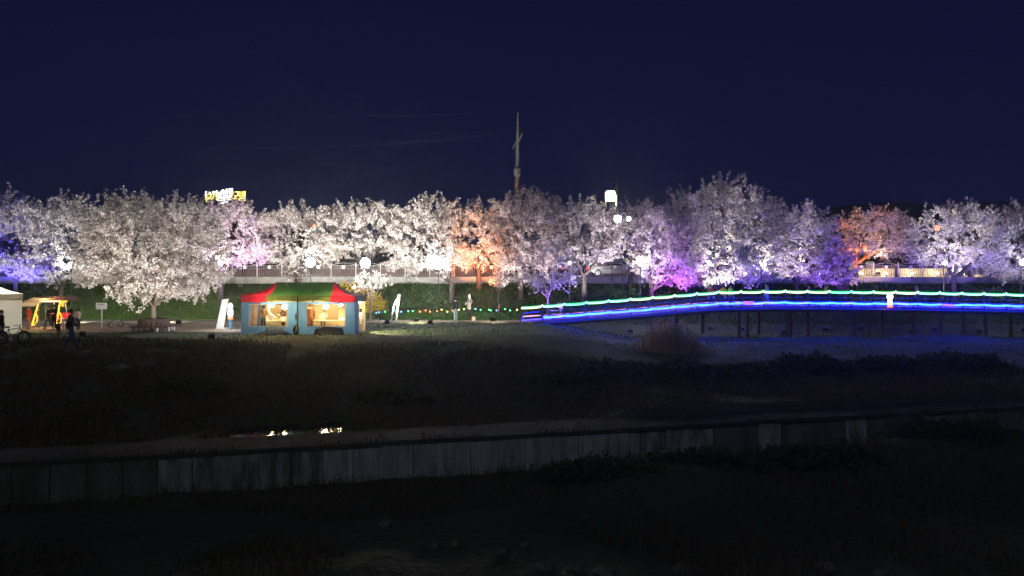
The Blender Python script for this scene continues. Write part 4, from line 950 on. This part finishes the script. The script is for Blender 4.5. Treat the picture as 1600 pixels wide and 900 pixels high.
# table and goods inside
t = thing('folding_table', 'long folding table with a beige top inside the food tent', 'table', (TX+.2, TY+1.35, 0))
b = MB(); b.box((0, 0, .70), (4.6, .75, .05)); b.build('table_top', M['beige_fabric'], t)
for x in (-2.1, 0, 2.1):
    for y in (-.3, .3): b = MB(); b.tube([(x, y, -.02), (x, y, .68)], .018, 6); b.build('leg', M['grey_metal'], t)
def crate(x, y, z, d, m, lab, nm='box', cat='box'):
    b = MB(); b.box((0, 0, d[2]/2), d); t = thing(nm, lab, cat, (TX+x, TY+y, z), random.uniform(-.2, .2)); b.build('carton', m, t); b = MB(); b.box((0, 0, d[2]+.012), (d[0]*1.03, d[1]*1.03, .02)); b.build('lid', m, t)
crate(-2.0, 1.3, .725, (.35, .3, .22), M['white_paint'], 'white box on the table behind the tent curtain')
crate(-1.2, 1.4, .725, (.3, .3, .16), M['tan_plastic'], 'low tan box on the table under the left bulbs')
crate(-.8, 1.2, .725, (.26, .26, .26), M['pink_cloth'], 'pinkish box on the table left of the tent pole')
crate(1.0, 1.35, .725, (.32, .3, .34), M['letter_yellow'] if False else M['tan_plastic'], 'tall tan box on the table by the hooded figure')
crate(2.1, 1.45, .725, (.4, .3, .12), M['white_paint'], 'flat white box on the table at the right tent window')
crate(1.9, 2.6, .0, (.5, .4, 1.25), M['beige_fabric'], 'tall beige cabinet against the rear tent cloth', 'cabinet', 'cabinet')
# hoses / sashes hanging on the left inside the tent
t = thing('hanging_cloth', 'pale cloth strip hanging inside the left tent window', 'cloth', (TX-1.95, TY+1.0, 1.7))
b = MB(); b.tube([(-.02, 0, 0), (0, 0, -.45), (.1, 0, -.62), (.42, 0, -.86), (.55, 0, -1.0)], [.07, .08, .07, .05, .02], 6); b.tube([(.02, .02, .0), (.0, .02, EZ-1.7)], .01, 4); b.build('strip', M['pink_cloth'], t)
# paper on the middle pole, things leaning at the front
t = thing('paper_notice', 'white paper notice fixed on the middle pole of the food tent', 'notice', (TX-.02, TY-.18, 1.0)); b = MB(); b.box((0, 0, 0), (.22, .012, .34)); b.build('sheet', M['paper'], t)
for dz in (.10, .05, 0, -.05): b = MB(); b.box((0, -.008, dz), (.15, .004, .012)); b.build('text_line', M['grey_metal'], t)
def cloth_heap(name, label, cat, x, wd, h, dep, m, seed):
    t = thing(name, label, cat, (TX+x, TY-.12, 0)); V = []; n, k_ = 22, 10
    for j in range(k_+1):
        for i in range(n+1):
            u = i/n; v = j/k_; env = (math.sin(PI*min(max(u, .02), .98)))**.45
            z = h*v*(.75+.25*env)*(1+.25*float(vnoise(u*3, seed, 2, seed))); V.append(((u-.5)*wd*(1-.12*v), -dep*(1-v)**1.3*env-.03-.05*float(vnoise(u*9, v*3, 1.2, seed)), z-.02))
    idx = np.arange(len(V)).reshape(k_+1, n+1); F = np.stack([idx[:-1, :-1], idx[:-1, 1:], idx[1:, 1:], idx[1:, :-1]], -1).reshape(-1, 4)
    put('cover', npmesh('cover', V, F, m, True), t); b = MB(); b.tube([((k/8-.5)*wd*.8, -.04, h*.95+.02*math.sin(k)) for k in range(9)], .02, 5); b.build('hem', m, t)
cloth_heap('draped_sheet', 'pale grey sheet draped under the left tent window', 'sheet', -1.25, 1.1, .52, .22, M['grey_cloth'], 3)
cloth_heap('tarp_heap', 'dark brown tarp bundle piled under the right tent window', 'tarp', 1.72, 1.7, .44, .35, M['dark_tarp'], 5)
cloth_heap('ground_sheet', 'crumpled dark sheet on the ground before the left tent window', 'tarp', -1.3, 1.9, .16, .35, M['dark_tarp'], 8)
t = thing('rucksack', 'dark rucksack slumped at the foot of the middle tent pole', 'bag', (TX-.05, TY-.2, 0)); b = MB(); b.ball((0, 0, .26), .24, 10, 7, 0, (.75, .7, 1.15)); b.build('bag', M['black'], t, True); b = MB(); b.tube([(0, -.16, .1), (.04, -.19, .3), (.02, -.12, .5)], .025, 5); b.build('strap', M['tan_plastic'], t)

# ------------------------------------------------------------------ white tent and its awning at the left
WY = 41.0; x1 = XX(32.5, WY)
t = thing('white_tent', 'glowing white walled tent with beige roof cut by the left edge', 'tent', (x1, WY, 0), math.radians(33))
for nm, c, d in (('front_wall', (0, 0, .95), (3.0, .03, 1.9)), ('side_wall', (1.5, 1.5, .95), (.03, 2.96, 1.9)), ('side_wall', (-1.5, 1.5, .95), (.03, 2.96, 1.9)), ('back_wall', (0, 3.0, .95), (3.0, .03, 1.9))):
    b = MB(); b.box(c, d); b.build(nm, M['white_fabric'], t)
rz1 = 2.2; 
for k, (a, c_) in enumerate((((-1.56, -.06), (1.56, -.06)), ((1.56, -.06), (1.56, 3.06)), ((1.56, 3.06), (-1.56, 3.06)), ((-1.56, 3.06), (-1.56, -.06)))):
    V = []
    for i in range(7):
        u = i/6
        for j in range(7):
            q = j/6; x = (a[0]+(c_[0]-a[0])*q)*(1-u); y = (a[1]+(c_[1]-a[1])*q)*(1-u)+1.5*u; V.append((x, y, rz1+.62*u**1.35))
    idx = np.arange(49).reshape(7, 7); F = np.stack([idx[:-1, :-1], idx[:-1, 1:], idx[1:, 1:], idx[1:, :-1]], -1).reshape(-1, 4); put('roof_panel', npmesh('roof_panel', V, F, M['canvas'], True), t)
for c, d in (((0, -.06, 2.05), (3.12, .02, .34)), ((1.56, 1.5, 2.05), (.02, 3.12, .34)), ((-1.56, 1.5, 2.05), (.02, 3.12, .34))): b = MB(); b.box(c, d); b.build('valance', M['canvas'], t)
b = MB(); b.ball((0, 1.3, 1.7), .1, 10, 6); b.build('lamp_globe', M['warm_led'], t); light('POINT', t, (0, 1.0, 1.35), (1, .95, .88), 1300, .15)
for ch in t.children: ch.location.x -= 1.5
ax0, ax1 = XX(30, 44.6), XX(62, 44.6)
t = thing('awning', 'small beige awning stretched beside the white tent', 'awning', ((ax0+ax1)/2, 44.6, 0)); hw = (ax1-ax0)/2
b = MB(); b.add([(-hw, 0, 1.62), (hw-.25, -.1, 1.42), (hw, 0, 1.70), (-hw, 1.6, 1.98), (hw-.1, 1.6, 1.92), (-hw, -.1, 1.36)], [(0, 5, 1, 2), (0, 2, 4, 3)]); b.build('cloth', M['canvas'], t)
for x in (-hw+.05, hw-.08):
    for y in (.05, 1.55): b = MB(); b.tube([(x, y, -.03), (x, y, 1.9 if y > 1 else 1.63)], .02, 6); b.build('leg', M['grey_metal'], t)

# ------------------------------------------------------------------ swing seat with amber ropes
SY = 46.6; s_x = XX(86.5, SY)
t = thing('swing_shelter', 'roofed swing seat wound with amber rope lights', 'swing seat', (s_x, SY, 0)); hw = 26/FPX*SY
b = MB(); b.prism([(-hw-.1, 1.70), (hw+.1, 1.70), (hw-.12, 1.98), (-hw+.2, 1.98)], -.65, .65); b.build('roof', M['terracotta'], t)
for k in range(14):
    b = MB(); b.box((-hw+.1+k*(2*hw-.1)/13, -.655, 1.84), (.04, .03, .24)); b.build('roof_rib', M['terracotta'], t)
for s in (-1, 1):
    for y in (-.55, .55):
        b = MB(); b.tube([(s*(hw-.22 if s > 0 else hw+.02), y, -.03), (s*(hw-.45), y, 1.72)] if s < 0 else [(hw-.62, y, -.03), (hw-.35, y, 1.72)], .035, 6); b.build('leg', M['timber'], t)
    x0_, x1_ = (-hw-.02, -hw+.42) if s < 0 else (hw-.62, hw-.36)
    b = MB(); b.tube([(x0_, -.62, .16), ((x0_+x1_)/2, -.62, .95), (x1_, -.62, 1.68)], [.055, .045, .035], 6); b.build('rope_light', M['amber_rope'], t)
    b = MB(); b.tube([(x0_+.10, -.62, .18), (x0_+.30, -.6, .42), (x0_+.33, -.6, .72), (x0_+.18, -.6, 1.0)], .03, 6); b.build('rope_light', M['amber_rope'], t)
b = MB(); b.tube([(-hw-.1, -.68, 1.68), (hw-.3, -.68, 1.68)], .05, 6); b.build('rope_light', M['amber_rope_pale'], t)
b = MB(); b.tube([(hw-.3, -.68, 1.68), (hw+.12, -.68, 1.68)], .03, 6); b.build('rope_light', M['amber_rope'], t)
b = MB(); b.tube([(hw-.2+.10*math.cos(k), -.66, 1.36+.022*k) for k in range(14)], .025, 5); b.build('rope_light', M['amber_rope'], t)
b = MB(); b.box((0, .1, .45), (1.5, .45, .05)); b.build('seat', M['timber'], t); b = MB(); b.box((0, .36, .72), (1.5, .05, .4)); b.build('backrest', M['red_fabric'], t)
for s in (-1, 1): b = MB(); b.tube([(s*.7, .1, .46), (s*.6, .05, 1.72)], .012, 5); b.build('chain', M['grey_metal'], t)
light('POINT', t, (0, -.9, 1.45), (1, .66, .32), 110, .3)
t2 = thing('side_table', 'small pale table beside the swing seat', 'table', (XX(95, 45.4), 45.4, 0)); b = MB(); b.box((0, 0, .62), (.4, .3, .04)); b.build('table_top', M['white_paint'], t2)
for sx_ in (-1, 1): b = MB(); b.tube([(sx_*.16, 0, -.02), (sx_*.16, 0, .6)], .015, 5); b.build('leg', M['grey_metal'], t2)

# ------------------------------------------------------------------ signs
Y = 46; t = thing('signboard', 'small white signboard on a thin post before the slope', 'sign', (XX(159, Y), Y, 0))
b = MB(); b.box((0, 0, .76), (.055, .04, 1.56)); b.build('post', M['white_paint'], t); b = MB(); b.box((0, -.04, 1.38), (.68, .03, .40)); b.build('board', M['paper'], t)
b = MB(); b.box((-.02, -.058, 1.48), (.34, .004, .05)); b.build('text_line', M['grey_metal'], t)
Y = 45; t = thing('leaning_board', 'tall white leaning board on a strut beside the food tent', 'board', (XX(345, Y), Y, 0), -.15)
b = MB(); b.add([(-.27, -.1, .0), (.20, -.1, .0), (.33, .32, 1.86), (-.10, .32, 1.80), (-.27, -.06, .0), (.20, -.06, .0), (.33, .36, 1.86), (-.10, .36, 1.80)], [(0, 1, 2, 3), (4, 7, 6, 5), (0, 4, 5, 1), (1, 5, 6, 2), (2, 6, 7, 3), (3, 7, 4, 0)]); b.build('panel', M['white_paint'], t)
b = MB(); b.tube([(.34, .6, -.02), (.31, .34, 1.3)], .035, 6); b.build('strut', M['white_paint'], t)
b = MB(); b.box((.1, .1, .05), (.7, .6, .06)); b.build('base', M['white_paint'], t)
Y = 44.2; t = thing('lamp_figure', 'glowing white lantern with a red collar on a blue post', 'lantern', (XX(360, Y), Y, 0))
b = MB(); b.tube([(-.04, 0, -.03), (-.04, 0, .66)], .045, 8); b.tube([(.05, 0, -.03), (.05, 0, .66)], .045, 8); b.build('post', M['blue_paint'], t)
b = MB(); b.lathe([(.10, .62), (.16, .68), (.15, .78), (.10, .82)], (0, 0, 0), 12); b.build('collar', M['lit_red'], t, True)
b = MB(); b.lathe([(.10, .82), (.15, .90), (.15, 1.18), (.11, 1.30), (.15, 1.38), (.11, 1.55), (.03, 1.62)], (0, 0, 0), 12); b.build('globe', M['lit_white'], t, True)
light('POINT', t, (0, -.4, 1.1), (.95, .95, 1), 90, .15)

# ------------------------------------------------------------------ planter bench round the big tree
PY = 43.2; t = thing('planter_bench', 'round dark planter ringed by a low bench under the big cherry', 'planter', (XX(240, PY), PY, 0))
b = MB(); n = 20; R0 = .82
for k in range(n):
    a = 2*PI*(k+.5)/n; q = MB(); q.box((R0*math.cos(a), R0*math.sin(a), .48), (.05, 2*PI*R0/n-.012, .52), 0, a); q.build('plank', M['timber'], t)
b = MB(); b.lathe([(.02, .62), (R0-.04, .62), (R0-.04, .2)], (0, 0, 0), 20); b.build('soil', M['ground'], t)
for k in range(n):
    a = 2*PI*(k+.5)/n; q = MB(); q.box((1.08*math.cos(a), 1.08*math.sin(a), .30), (.40, 2*PI*1.08/n-.015, .045), 0, a); q.build('seat_plank', M['timber'], t)
for k in range(10):
    a = 2*PI*(k+.5)/10; q = MB(); q.box((1.12*math.cos(a), 1.12*math.sin(a), .12), (.07, .07, .30), 0, a); q.build('leg', M['white_paint'] if math.cos(a) > .1 else M['timber'], t)

# ------------------------------------------------------------------ small goal
Y = 51.0; gx_ = XX(618, Y); dv = Vector((gx_, Y, 0)).normalized()
t = thing('football_goal', 'small white football goal seen from the side right of the tent', 'goal', (gx_, Y, gz(gx_, Y)))
b = MB(); b.tube([(0, 0, -.02), (.25, 0, 2.0)], .075, 8); b.build('post', M['white_paint'], t)
b = MB(); b.tube([(dv.x*2.2, dv.y*2.2, -.02), (dv.x*2.2+.25, dv.y*2.2, 2.0)], .05, 8); b.build('post', M['white_paint'], t)
b = MB(); b.tube([(.25, 0, 1.97), (dv.x*2.2+.25, dv.y*2.2, 1.97)], .05, 8); b.build('crossbar', M['white_paint'], t)
b = MB(); b.tube([(.23, 0, 1.93), (.05, 0, 1.62), (-.12, 0, 1.2), (-.24, 0, .6), (-.28, 0, .05)], .035, 7); b.build('back_bar', M['white_paint'], t)
b = MB(); b.tube([(0, 0, .03), (-.3, 0, .04), (-.62, -.02, .06), (-.68, -.02, .0)], .05, 7); b.build('ground_bar', M['white_paint'], t)
b = MB(); b.tube([(0, 0, .3), (-.22, 0, .55)], .015, 5); b.build('brace', M['white_paint'], t)

# ------------------------------------------------------------------ bicycles
def bicycle(X, Y, z, sc, label, m, fat, rz=0.0):
    t = thing('bicycle', label, 'bicycle', (X, Y, z), rz); r = .34
    R = Matrix.Rotation(PI/2, 3, 'X'); wheels = []
    for x in (-.52, .52):
        b = MB(); N = 24
        for k in range(N):
            a0, a1 = 2*PI*k/N, 2*PI*(k+1)/N; b.tube([(x+(r-fat)*math.cos(a0), 0, r+(r-fat)*math.sin(a0)), (x+(r-fat)*math.cos(a1), 0, r+(r-fat)*math.sin(a1))], fat, 6, 0, False)
        wo = b.build('wheel', M['rubber'], t, True)
        b = MB()
        for k in range(12): a = 2*PI*k/12; b.tube([(x, .02*(-1)**k, r), (x+(r-fat)*math.cos(a), 0, r+(r-fat)*math.sin(a))], .004, 3)
        b.build('spokes', M['grey_metal'], wo); b = MB(); b.lathe([(.035, -.05), (.05, 0), (.035, .05)], (x, 0, r), 10, 0, R); b.build('hub', M['grey_metal'], wo)
    b = MB()
    for p, q in (((-.52, r), (-.08, .28)), ((-.52, r), (-.2, .70)), ((-.08, .28), (-.22, .80)), ((-.08, .28), (.34, .74)), ((-.19, .70), (.33, .80))): b.tube([(p[0], 0, p[1]), (q[0], 0, q[1])], .02, 6)
    b.build('frame', m, t); b = MB(); b.tube([(.52, 0, r), (.40, 0, .66), (.32, 0, .90)], .024, 6); b.build('fork', m, t)
    b = MB(); b.tube([(.22, -.30, .93), (.31, -.1, .92), (.32, 0, .92), (.31, .1, .92), (.22, .30, .93)], .016, 6); b.build('handlebar', M['black'], t)
    b = MB(); b.ball((-.24, 0, .83), .13, 10, 5, 0, (1, .5, .28)); b.build('saddle', M['black'], t)
    b = MB(); b.lathe([(.09, -.01), (.09, .01)], (-.08, -.03, .28), 12, 0, R); b.tube([(-.08, -.05, .28), (.02, -.06, .15)], .012, 5); b.tube([(-.08, .05, .28), (-.18, .06, .41)], .012, 5); b.build('crank', M['grey_metal'], t)
    t.scale = (sc, sc, sc); return t
bicycle(XX(20, 34.2), 34.2, gz(XX(20, 34.2), 34.2)+.02, 1.0, 'dark fat tyred bicycle in front of the white tent', M['dark_metal'], .055)
bicycle(XX(181, 46.4), 46.4, .02, .55, 'small white childs bicycle parked before the slope', M['white_paint'], .04, .9)

# ------------------------------------------------------------------ people
PEOPLE = []
skin_c = {'skin': (.55, .36, .27), 'hair': (.025, .018, .015)}
_mc = {}
def cmat(name, col):
    k = (name, col)
    if k not in _mc: _mc[k] = mat(name, col, .85, tuple(c*.8 for c in col), 9, spec=.2)
    return _mc[k]
def person(px, Y, h, rz, label, top, legs, shoes=(.03, .03, .03), pose='stand', z=None, hood=False, X=None, coat=False, longhair=False, group=None, hair=None):
    X = XX(px, Y) if X is None else X; z = gz(X, Y) if z is None else z
    t = thing('person', label, 'person', (X, Y, z), rz, group)
    J = {'pelvis': (0, 0, .53), 'waist': (0, 0, .62), 'chest': (0, -.005, .73), 'neck0': (0, .0, .815), 'neck': (0, .008, .855), 'jaw': (0, .022, .885), 'head': (0, .012, .93), 'crown': (0, .008, .968), 'nose': (0, .072, .918)}
    A = {}
    for s, n in ((1, 'r'), (-1, 'l')):
        J['sh'+n] = (s*.105, 0, .80); J['el'+n] = (s*.135, -.015, .635); J['wr'+n] = (s*.130, .03, .495); 
        J['hip'+n] = (s*.052, 0, .505); J['kn'+n] = (s*.055, .015, .275); J['an'+n] = (s*.058, -.01, .04); J['to'+n] = (s*.066, .085, .018)
    def arm(n, el, wr): J['el'+n] = el; J['wr'+n] = wr
    if pose == 'walk':
        J['knr'] = (.055, .09, .29); J['anr'] = (.055, .12, .05); J['tor'] = (.06, .20, .025); J['knl'] = (-.055, -.02, .275); J['anl'] = (-.055, -.16, .07); J['tol'] = (-.06, -.09, .018)
        arm('r', (.14, -.07, .65), (.135, -.07, .50)); arm('l', (-.14, .05, .645), (-.13, .13, .53))
    if pose == 'photo': arm('r', (.14, .09, .72), (.05, .17, .86)); arm('l', (-.14, .09, .72), (-.05, .17, .86))
    if pose == 'aloft': arm('r', (.15, .06, .93), (.07, .10, 1.02)); arm('l', (-.14, .09, .74), (-.03, .15, .84))
    if pose == 'forward': arm('r', (.14, .05, .66), (.10, .17, .66)); arm('l', (-.14, .05, .66), (-.10, .17, .66))
    if pose == 'sit':
        for s, n in ((1, 'r'), (-1, 'l')):
            J['kn'+n] = (s*.065, .23, .50); J['an'+n] = (s*.065, .25, .26); J['to'+n] = (s*.07, .33, .24); arm(n, (s*.14, .05, .64), (s*.06, .17, .57))
    E = []; rad = {'pelvis': .085, 'waist': .078, 'chest': .092, 'neck0': .055, 'neck': .034, 'jaw': .042, 'head': .058, 'crown': .036, 'nose': .009}
    if coat: rad.update(pelvis=.10, waist=.09)
    def ed(a, b, tg): E.append((a, b, tg))
    ed('pelvis', 'waist', 'top'); ed('waist', 'chest', 'top'); ed('chest', 'neck0', 'top'); ed('neck0', 'neck', 'skin'); ed('neck', 'jaw', 'skin'); ed('jaw', 'head', 'skin'); ed('head', 'crown', 'skin'); ed('head', 'nose', 'skin')
    for n, s in (('r', 1), ('l', -1)):
        ed('neck0', 'sh'+n, 'top'); ed('sh'+n, 'el'+n, 'top'); ed('el'+n, 'wr'+n, 'top'); rad.update({'sh'+n: .046, 'el'+n: .034, 'wr'+n: .024})
        w0 = Vector(J['wr'+n]); d = (w0-Vector(J['el'+n])).normalized(); sd = Vector((1, 0, 0)) if abs(d.x) < .8 else Vector((0, 1, 0)); sd = (sd-d*sd.dot(d)).normalized(); nr = d.cross(sd)
        J['pa'+n] = tuple(w0+d*.045); rad['pa'+n] = .022; ed('wr'+n, 'pa'+n, 'skin')
        for k, (off, ln) in enumerate(((-.016, .040), (-.0055, .046), (.0055, .044), (.016, .034))):
            a = Vector(J['pa'+n])+sd*off+d*.018; f1 = a+d*ln*.5+nr*.003; f2 = a+d*ln*.9+nr*.010
            J[f'f{k}a{n}'] = tuple(f1); J[f'f{k}b{n}'] = tuple(f2); rad[f'f{k}a{n}'] = .0052; rad[f'f{k}b{n}'] = .0042; ed('pa'+n, f'f{k}a{n}', 'skin'); ed(f'f{k}a{n}', f'f{k}b{n}', 'skin')
        th = w0+d*.03+sd*.03; J['ta'+n] = tuple(th); J['tb'+n] = tuple(th+d*.022+sd*.006); rad['ta'+n] = .0065; rad['tb'+n] = .005; ed('wr'+n, 'ta'+n, 'skin'); ed('ta'+n, 'tb'+n, 'skin')
        ed('pelvis', 'hip'+n, 'legs'); ed('hip'+n, 'kn'+n, 'top' if coat and pose != 'sit' and False else 'legs'); ed('kn'+n, 'an'+n, 'legs'); ed('an'+n, 'to'+n, 'shoes')
        rad.update({'hip'+n: .064, 'kn'+n: .042, 'an'+n: .028, 'to'+n: .022})
    names = list(J); ix = {n: i for i, n in enumerate(names)}; co = [tuple(c*h for c in J[n]) for n in names]
    me = bpy.data.meshes.new('body'); me.from_pydata(co, [(ix[a], ix[b]) for a, b, _ in E], []); ob = bpy.data.objects.new('skinned', me); C.objects.link(ob)
    sk = ob.modifiers.new('skin', 'SKIN'); sk.use_smooth_shade = True; sb = ob.modifiers.new('sub', 'SUBSURF'); sb.levels = 1; sb.render_levels = 1
    for i, n in enumerate(names):
        v = me.skin_vertices[0].data[i]; v.radius = (rad[n]*h, rad[n]*h); v.use_root = (n == 'pelvis')
    if pose == 'sit': off = -.26*h+.0
    PEOPLE.append((ob, t, E, {n: np.array(J[n])*h for n in names}, dict(top=top, legs=legs, shoes=shoes, skin=skin_c['skin']), h, hood, longhair, hair or skin_c['hair'], top, coat))
    return t
def finish_people():
    dg = bpy.context.evaluated_depsgraph_get(); made = []
    for rec in PEOPLE: made.append(bpy.data.meshes.new_from_object(rec[0].evaluated_get(dg)))
    for me, (ob, t, E, J, cols, h, hood, longhair, hair, top, coat) in zip(made, PEOPLE):
        bpy.data.objects.remove(ob); me.name = 'body'; me.materials.clear(); keys = ['top', 'legs', 'shoes', 'skin']
        for k in keys: me.materials.append(cmat({'top': 'clothing', 'legs': 'trousers', 'shoes': 'shoes', 'skin': 'skin'}[k], tuple(cols[k])))
        n = len(me.polygons); c = np.empty(n*3); me.polygons.foreach_get('center', c); c = c.reshape(-1, 3); best = np.full(n, 1e9); idx = np.zeros(n, int)
        for a, b, tg in E:
            A, B = J[a], J[b]; u = np.clip(((c-A)@(B-A))/max(((B-A)**2).sum(), 1e-9), 0, 1); d = np.linalg.norm(c-(A+u[:, None]*(B-A)), axis=1)
            k = d < best-1e-6; best[k] = d[k]; idx[k] = keys.index(tg)
        if coat: idx[(c[:, 2] > .33*h) & (idx == 1)] = 0
        me.polygons.foreach_set('material_index', idx.astype(np.int32)); me.polygons.foreach_set('use_smooth', [True]*n); put('body', me, t)
        hd = J['head']; b = MB(); r = .066*h
        b.ball((0, 0, 0), r, 12, 8, 0, (1.0, 1.06, 1.08)); keep = [f for f in b.f if sum(b.v[i][2] for i in f)/len(f) > (-.25*r if not longhair else -.9*r) and not (sum(b.v[i][1] for i in f)/len(f) > .42*r and sum(b.v[i][2] for i in f)/len(f) < .45*r)]
        b.f = keep; b.m = [0]*len(keep); b.v = [(x+hd[0], y+hd[1]-.008*h, z+hd[2]+.008*h) for x, y, z in b.v]
        if hood: b.v = [(x*1.25, (y-hd[1])*1.25+hd[1]-.01, (z-hd[2])*1.25+hd[2]) for x, y, z in b.v]
        b.build('hood' if hood else 'hair', cmat('hood' if hood else 'hair', tuple(top) if hood else tuple(hair)), t, True)
        e = MB()
        for s in (-1, 1): e.ball((s*.021*h+hd[0], hd[1]+.055*h, hd[2]+.002*h), .007*h, 6, 4)
        e.build('eyes', M['black'], t)
K = (.018, .018, .02)
person(2, 35.2, 1.50, -1.4, 'person in black standing at the left edge beside the bicycle', K, K, z=gz(XX(2, 35.2), 35.2))
person(45, 44.6, 1.46, 2.6, 'person in a bright red coat beside the white tent', (.75, .06, .03), (.45, .28, .2), (.1, .07, .06), coat=True)
person(76, 44.8, 1.46, -.5+PI, 'left of two people in black walking past the swing seat', K, (.10, .15, .18), pose='walk')
person(84.5, 44.6, 1.50, PI, 'right of two people in black before the swing seat', K, K, (.5, .5, .5), pose='forward')
person(91, 37.2, .98, -.4, 'child in mustard trousers standing in the shade before the swing seat', (.03, .025, .02), (.20, .15, .02), z=gz(XX(91, 37.2), 37.2))
person(111, 33.6, 1.78, -1.2, 'person in black top and blue jeans walking past the swing seat', K, (.03, .055, .20), pose='walk')
person(122.5, 44.4, 1.30, 1.2, 'person in a pale pink jacket right of the swing seat', (.68, .48, .42), (.03, .03, .04), pose='forward', longhair=True)
person(485, TY+1.0, 1.62, .3, 'person in a brown hooded coat inside the right tent window', (.20, .08, .03), (.1, .05, .03), hood=True, coat=True, z=0)
person(507, TY+2.2, 1.35, PI, 'person in white sitting inside the right tent window', (.68, .68, .72), (.1, .1, .15), pose='sit', z=-.02)
person(412, TY+2.1, 1.5, PI, 'person in tan sitting inside the left tent window', (.35, .20, .10), (.1, .08, .06), pose='forward', z=0)
person(443, TY+1.9, 1.55, 2.2, 'person in dark brown inside the left tent window by the pole', (.10, .05, .03), (.05, .04, .03), pose='forward', z=0)
person(563.5, 42.4, 1.32, -.6, 'person in a white coat at the right end of the food tent', (.80, .80, .78), (.45, .5, .6), (.6, .6, .6), coat=True, z=.02, longhair=True)
person(712, 54.0, 1.70, .9, 'person in black jacket and light jeans standing by the hedge', K, (.22, .30, .36), (.08, .07, .06))
person(733, 53.8, 1.68, .5, 'person in a grey hooded top and black trousers with an arm raised', (.42, .38, .33), (.015, .015, .017), (.7, .7, .68), pose='aloft', longhair=True, hair=(.25, .22, .19))
zb = lambda px: float(deck_z(XX(px, BY+1)))
person(877, BY+3.6, 1.62, 2.4, 'person in white taking a picture behind the left end of the bridge', (.78, .78, .76), (.1, .1, .15), pose='photo')
person(1111, BY+.5, 1.62, PI, 'person in a red jacket on the bridge', (.75, .06, .05), K, z=zb(1111))
person(1130, BY+.5, 1.60, 2.6, 'person in an orange yellow vest on the bridge', (.85, .55, .05), K, z=zb(1130))
person(1141, BY+.5, 1.64, -2.4, 'person in a lime green vest on the bridge', (.45, .85, .08), K, z=zb(1141))
person(1198, BY+1.0, 1.70, 1.6, 'person in a long grey green coat walking on the bridge', (.30, .38, .36), (.2, .25, .25), coat=True, z=zb(1198), pose='walk')
person(1265, BY+.5, 1.55, 2.0, 'person in dark blue on the bridge left of the pale yellow jacket', (.03, .10, .14), K, z=zb(1265), pose='forward')
person(1276, BY+.5, 1.66, 2.8, 'person in black with a lit face on the bridge', K, K, z=zb(1276), pose='photo')
person(1291, BY+.5, 1.62, -2.0, 'person in a pale yellow jacket on the bridge', (.60, .52, .22), K, z=zb(1291), pose='forward')
person(1433, BY+1.1, 1.66, 1.6, 'person in brown walking on the right part of the bridge', (.28, .18, .13), K, z=zb(1433), pose='walk')
person(381, 65.2, 1.66, PI, 'person in a dark coat on the road behind the fence', (.04, .04, .05), K, z=3.33)
finish_people()
# light stick held up
t = thing('light_stick', 'white light stick held up by the person in grey', 'light stick', P(733.5, 463, 53.7)); b = MB(); b.tube([(0, 0, -.13), (0, 0, .13)], .045, 8); b.build('tube', M['lit_white'], t); b = MB(); b.tube([(0, 0, -.24), (0, 0, -.13)], .03, 8); b.build('grip', M['sock'], t)
# small bag behind them
t = thing('paper_bag', 'pinkish bag standing by the person in grey', 'bag', (XX(740, 53.9), 53.9, .05)); b = MB(); b.prism([(-.13, 0), (.13, 0), (.11, .28), (-.11, .28)], -.08, .08); b.build('bag', M['pink_cloth'], t); b = MB(); b.tube([(-.06, 0, .27), (0, 0, .38), (.06, 0, .27)], .01, 4); b.build('handle', M['pink_cloth'], t)
t = thing('sapling_stake', 'orange wooden stake holding up the tiny sapling', 'stake', (XX(779, 58.3), 58.3, gz(XX(779, 58.3), 58.3))); b = MB(); b.tube([(0, 0, -.1), (.06, 0, .75)], .05, 6); b.build('stick', mat('orange_stake', (.6, .28, .05), .8), t); b = MB(); b.tube([(.05, -.05, .6), (.05, .12, .62)], .015, 5); b.build('tie', M['black'], t)

# ------------------------------------------------------------------ thin volume added to imitate lens bloom round the lamps
hm = bpy.data.materials.new('bloom_volume'); hm.use_nodes = True; t = hm.node_tree; t.nodes.remove(t.nodes['Principled BSDF'])
v = t.nodes.new('ShaderNodeVolumePrincipled'); v.inputs['Color'].default_value = (.9, .92, 1, 1); v.inputs['Density'].default_value = .0006; v.inputs['Anisotropy'].default_value = .85
t.links.new(v.outputs[0], t.nodes['Material Output'].inputs['Volume'])
b = MB(); b.box((0, 1050, 30), (3700, 2900, 72)); tag(b.build('bloom_volume', hm), kind='stuff')
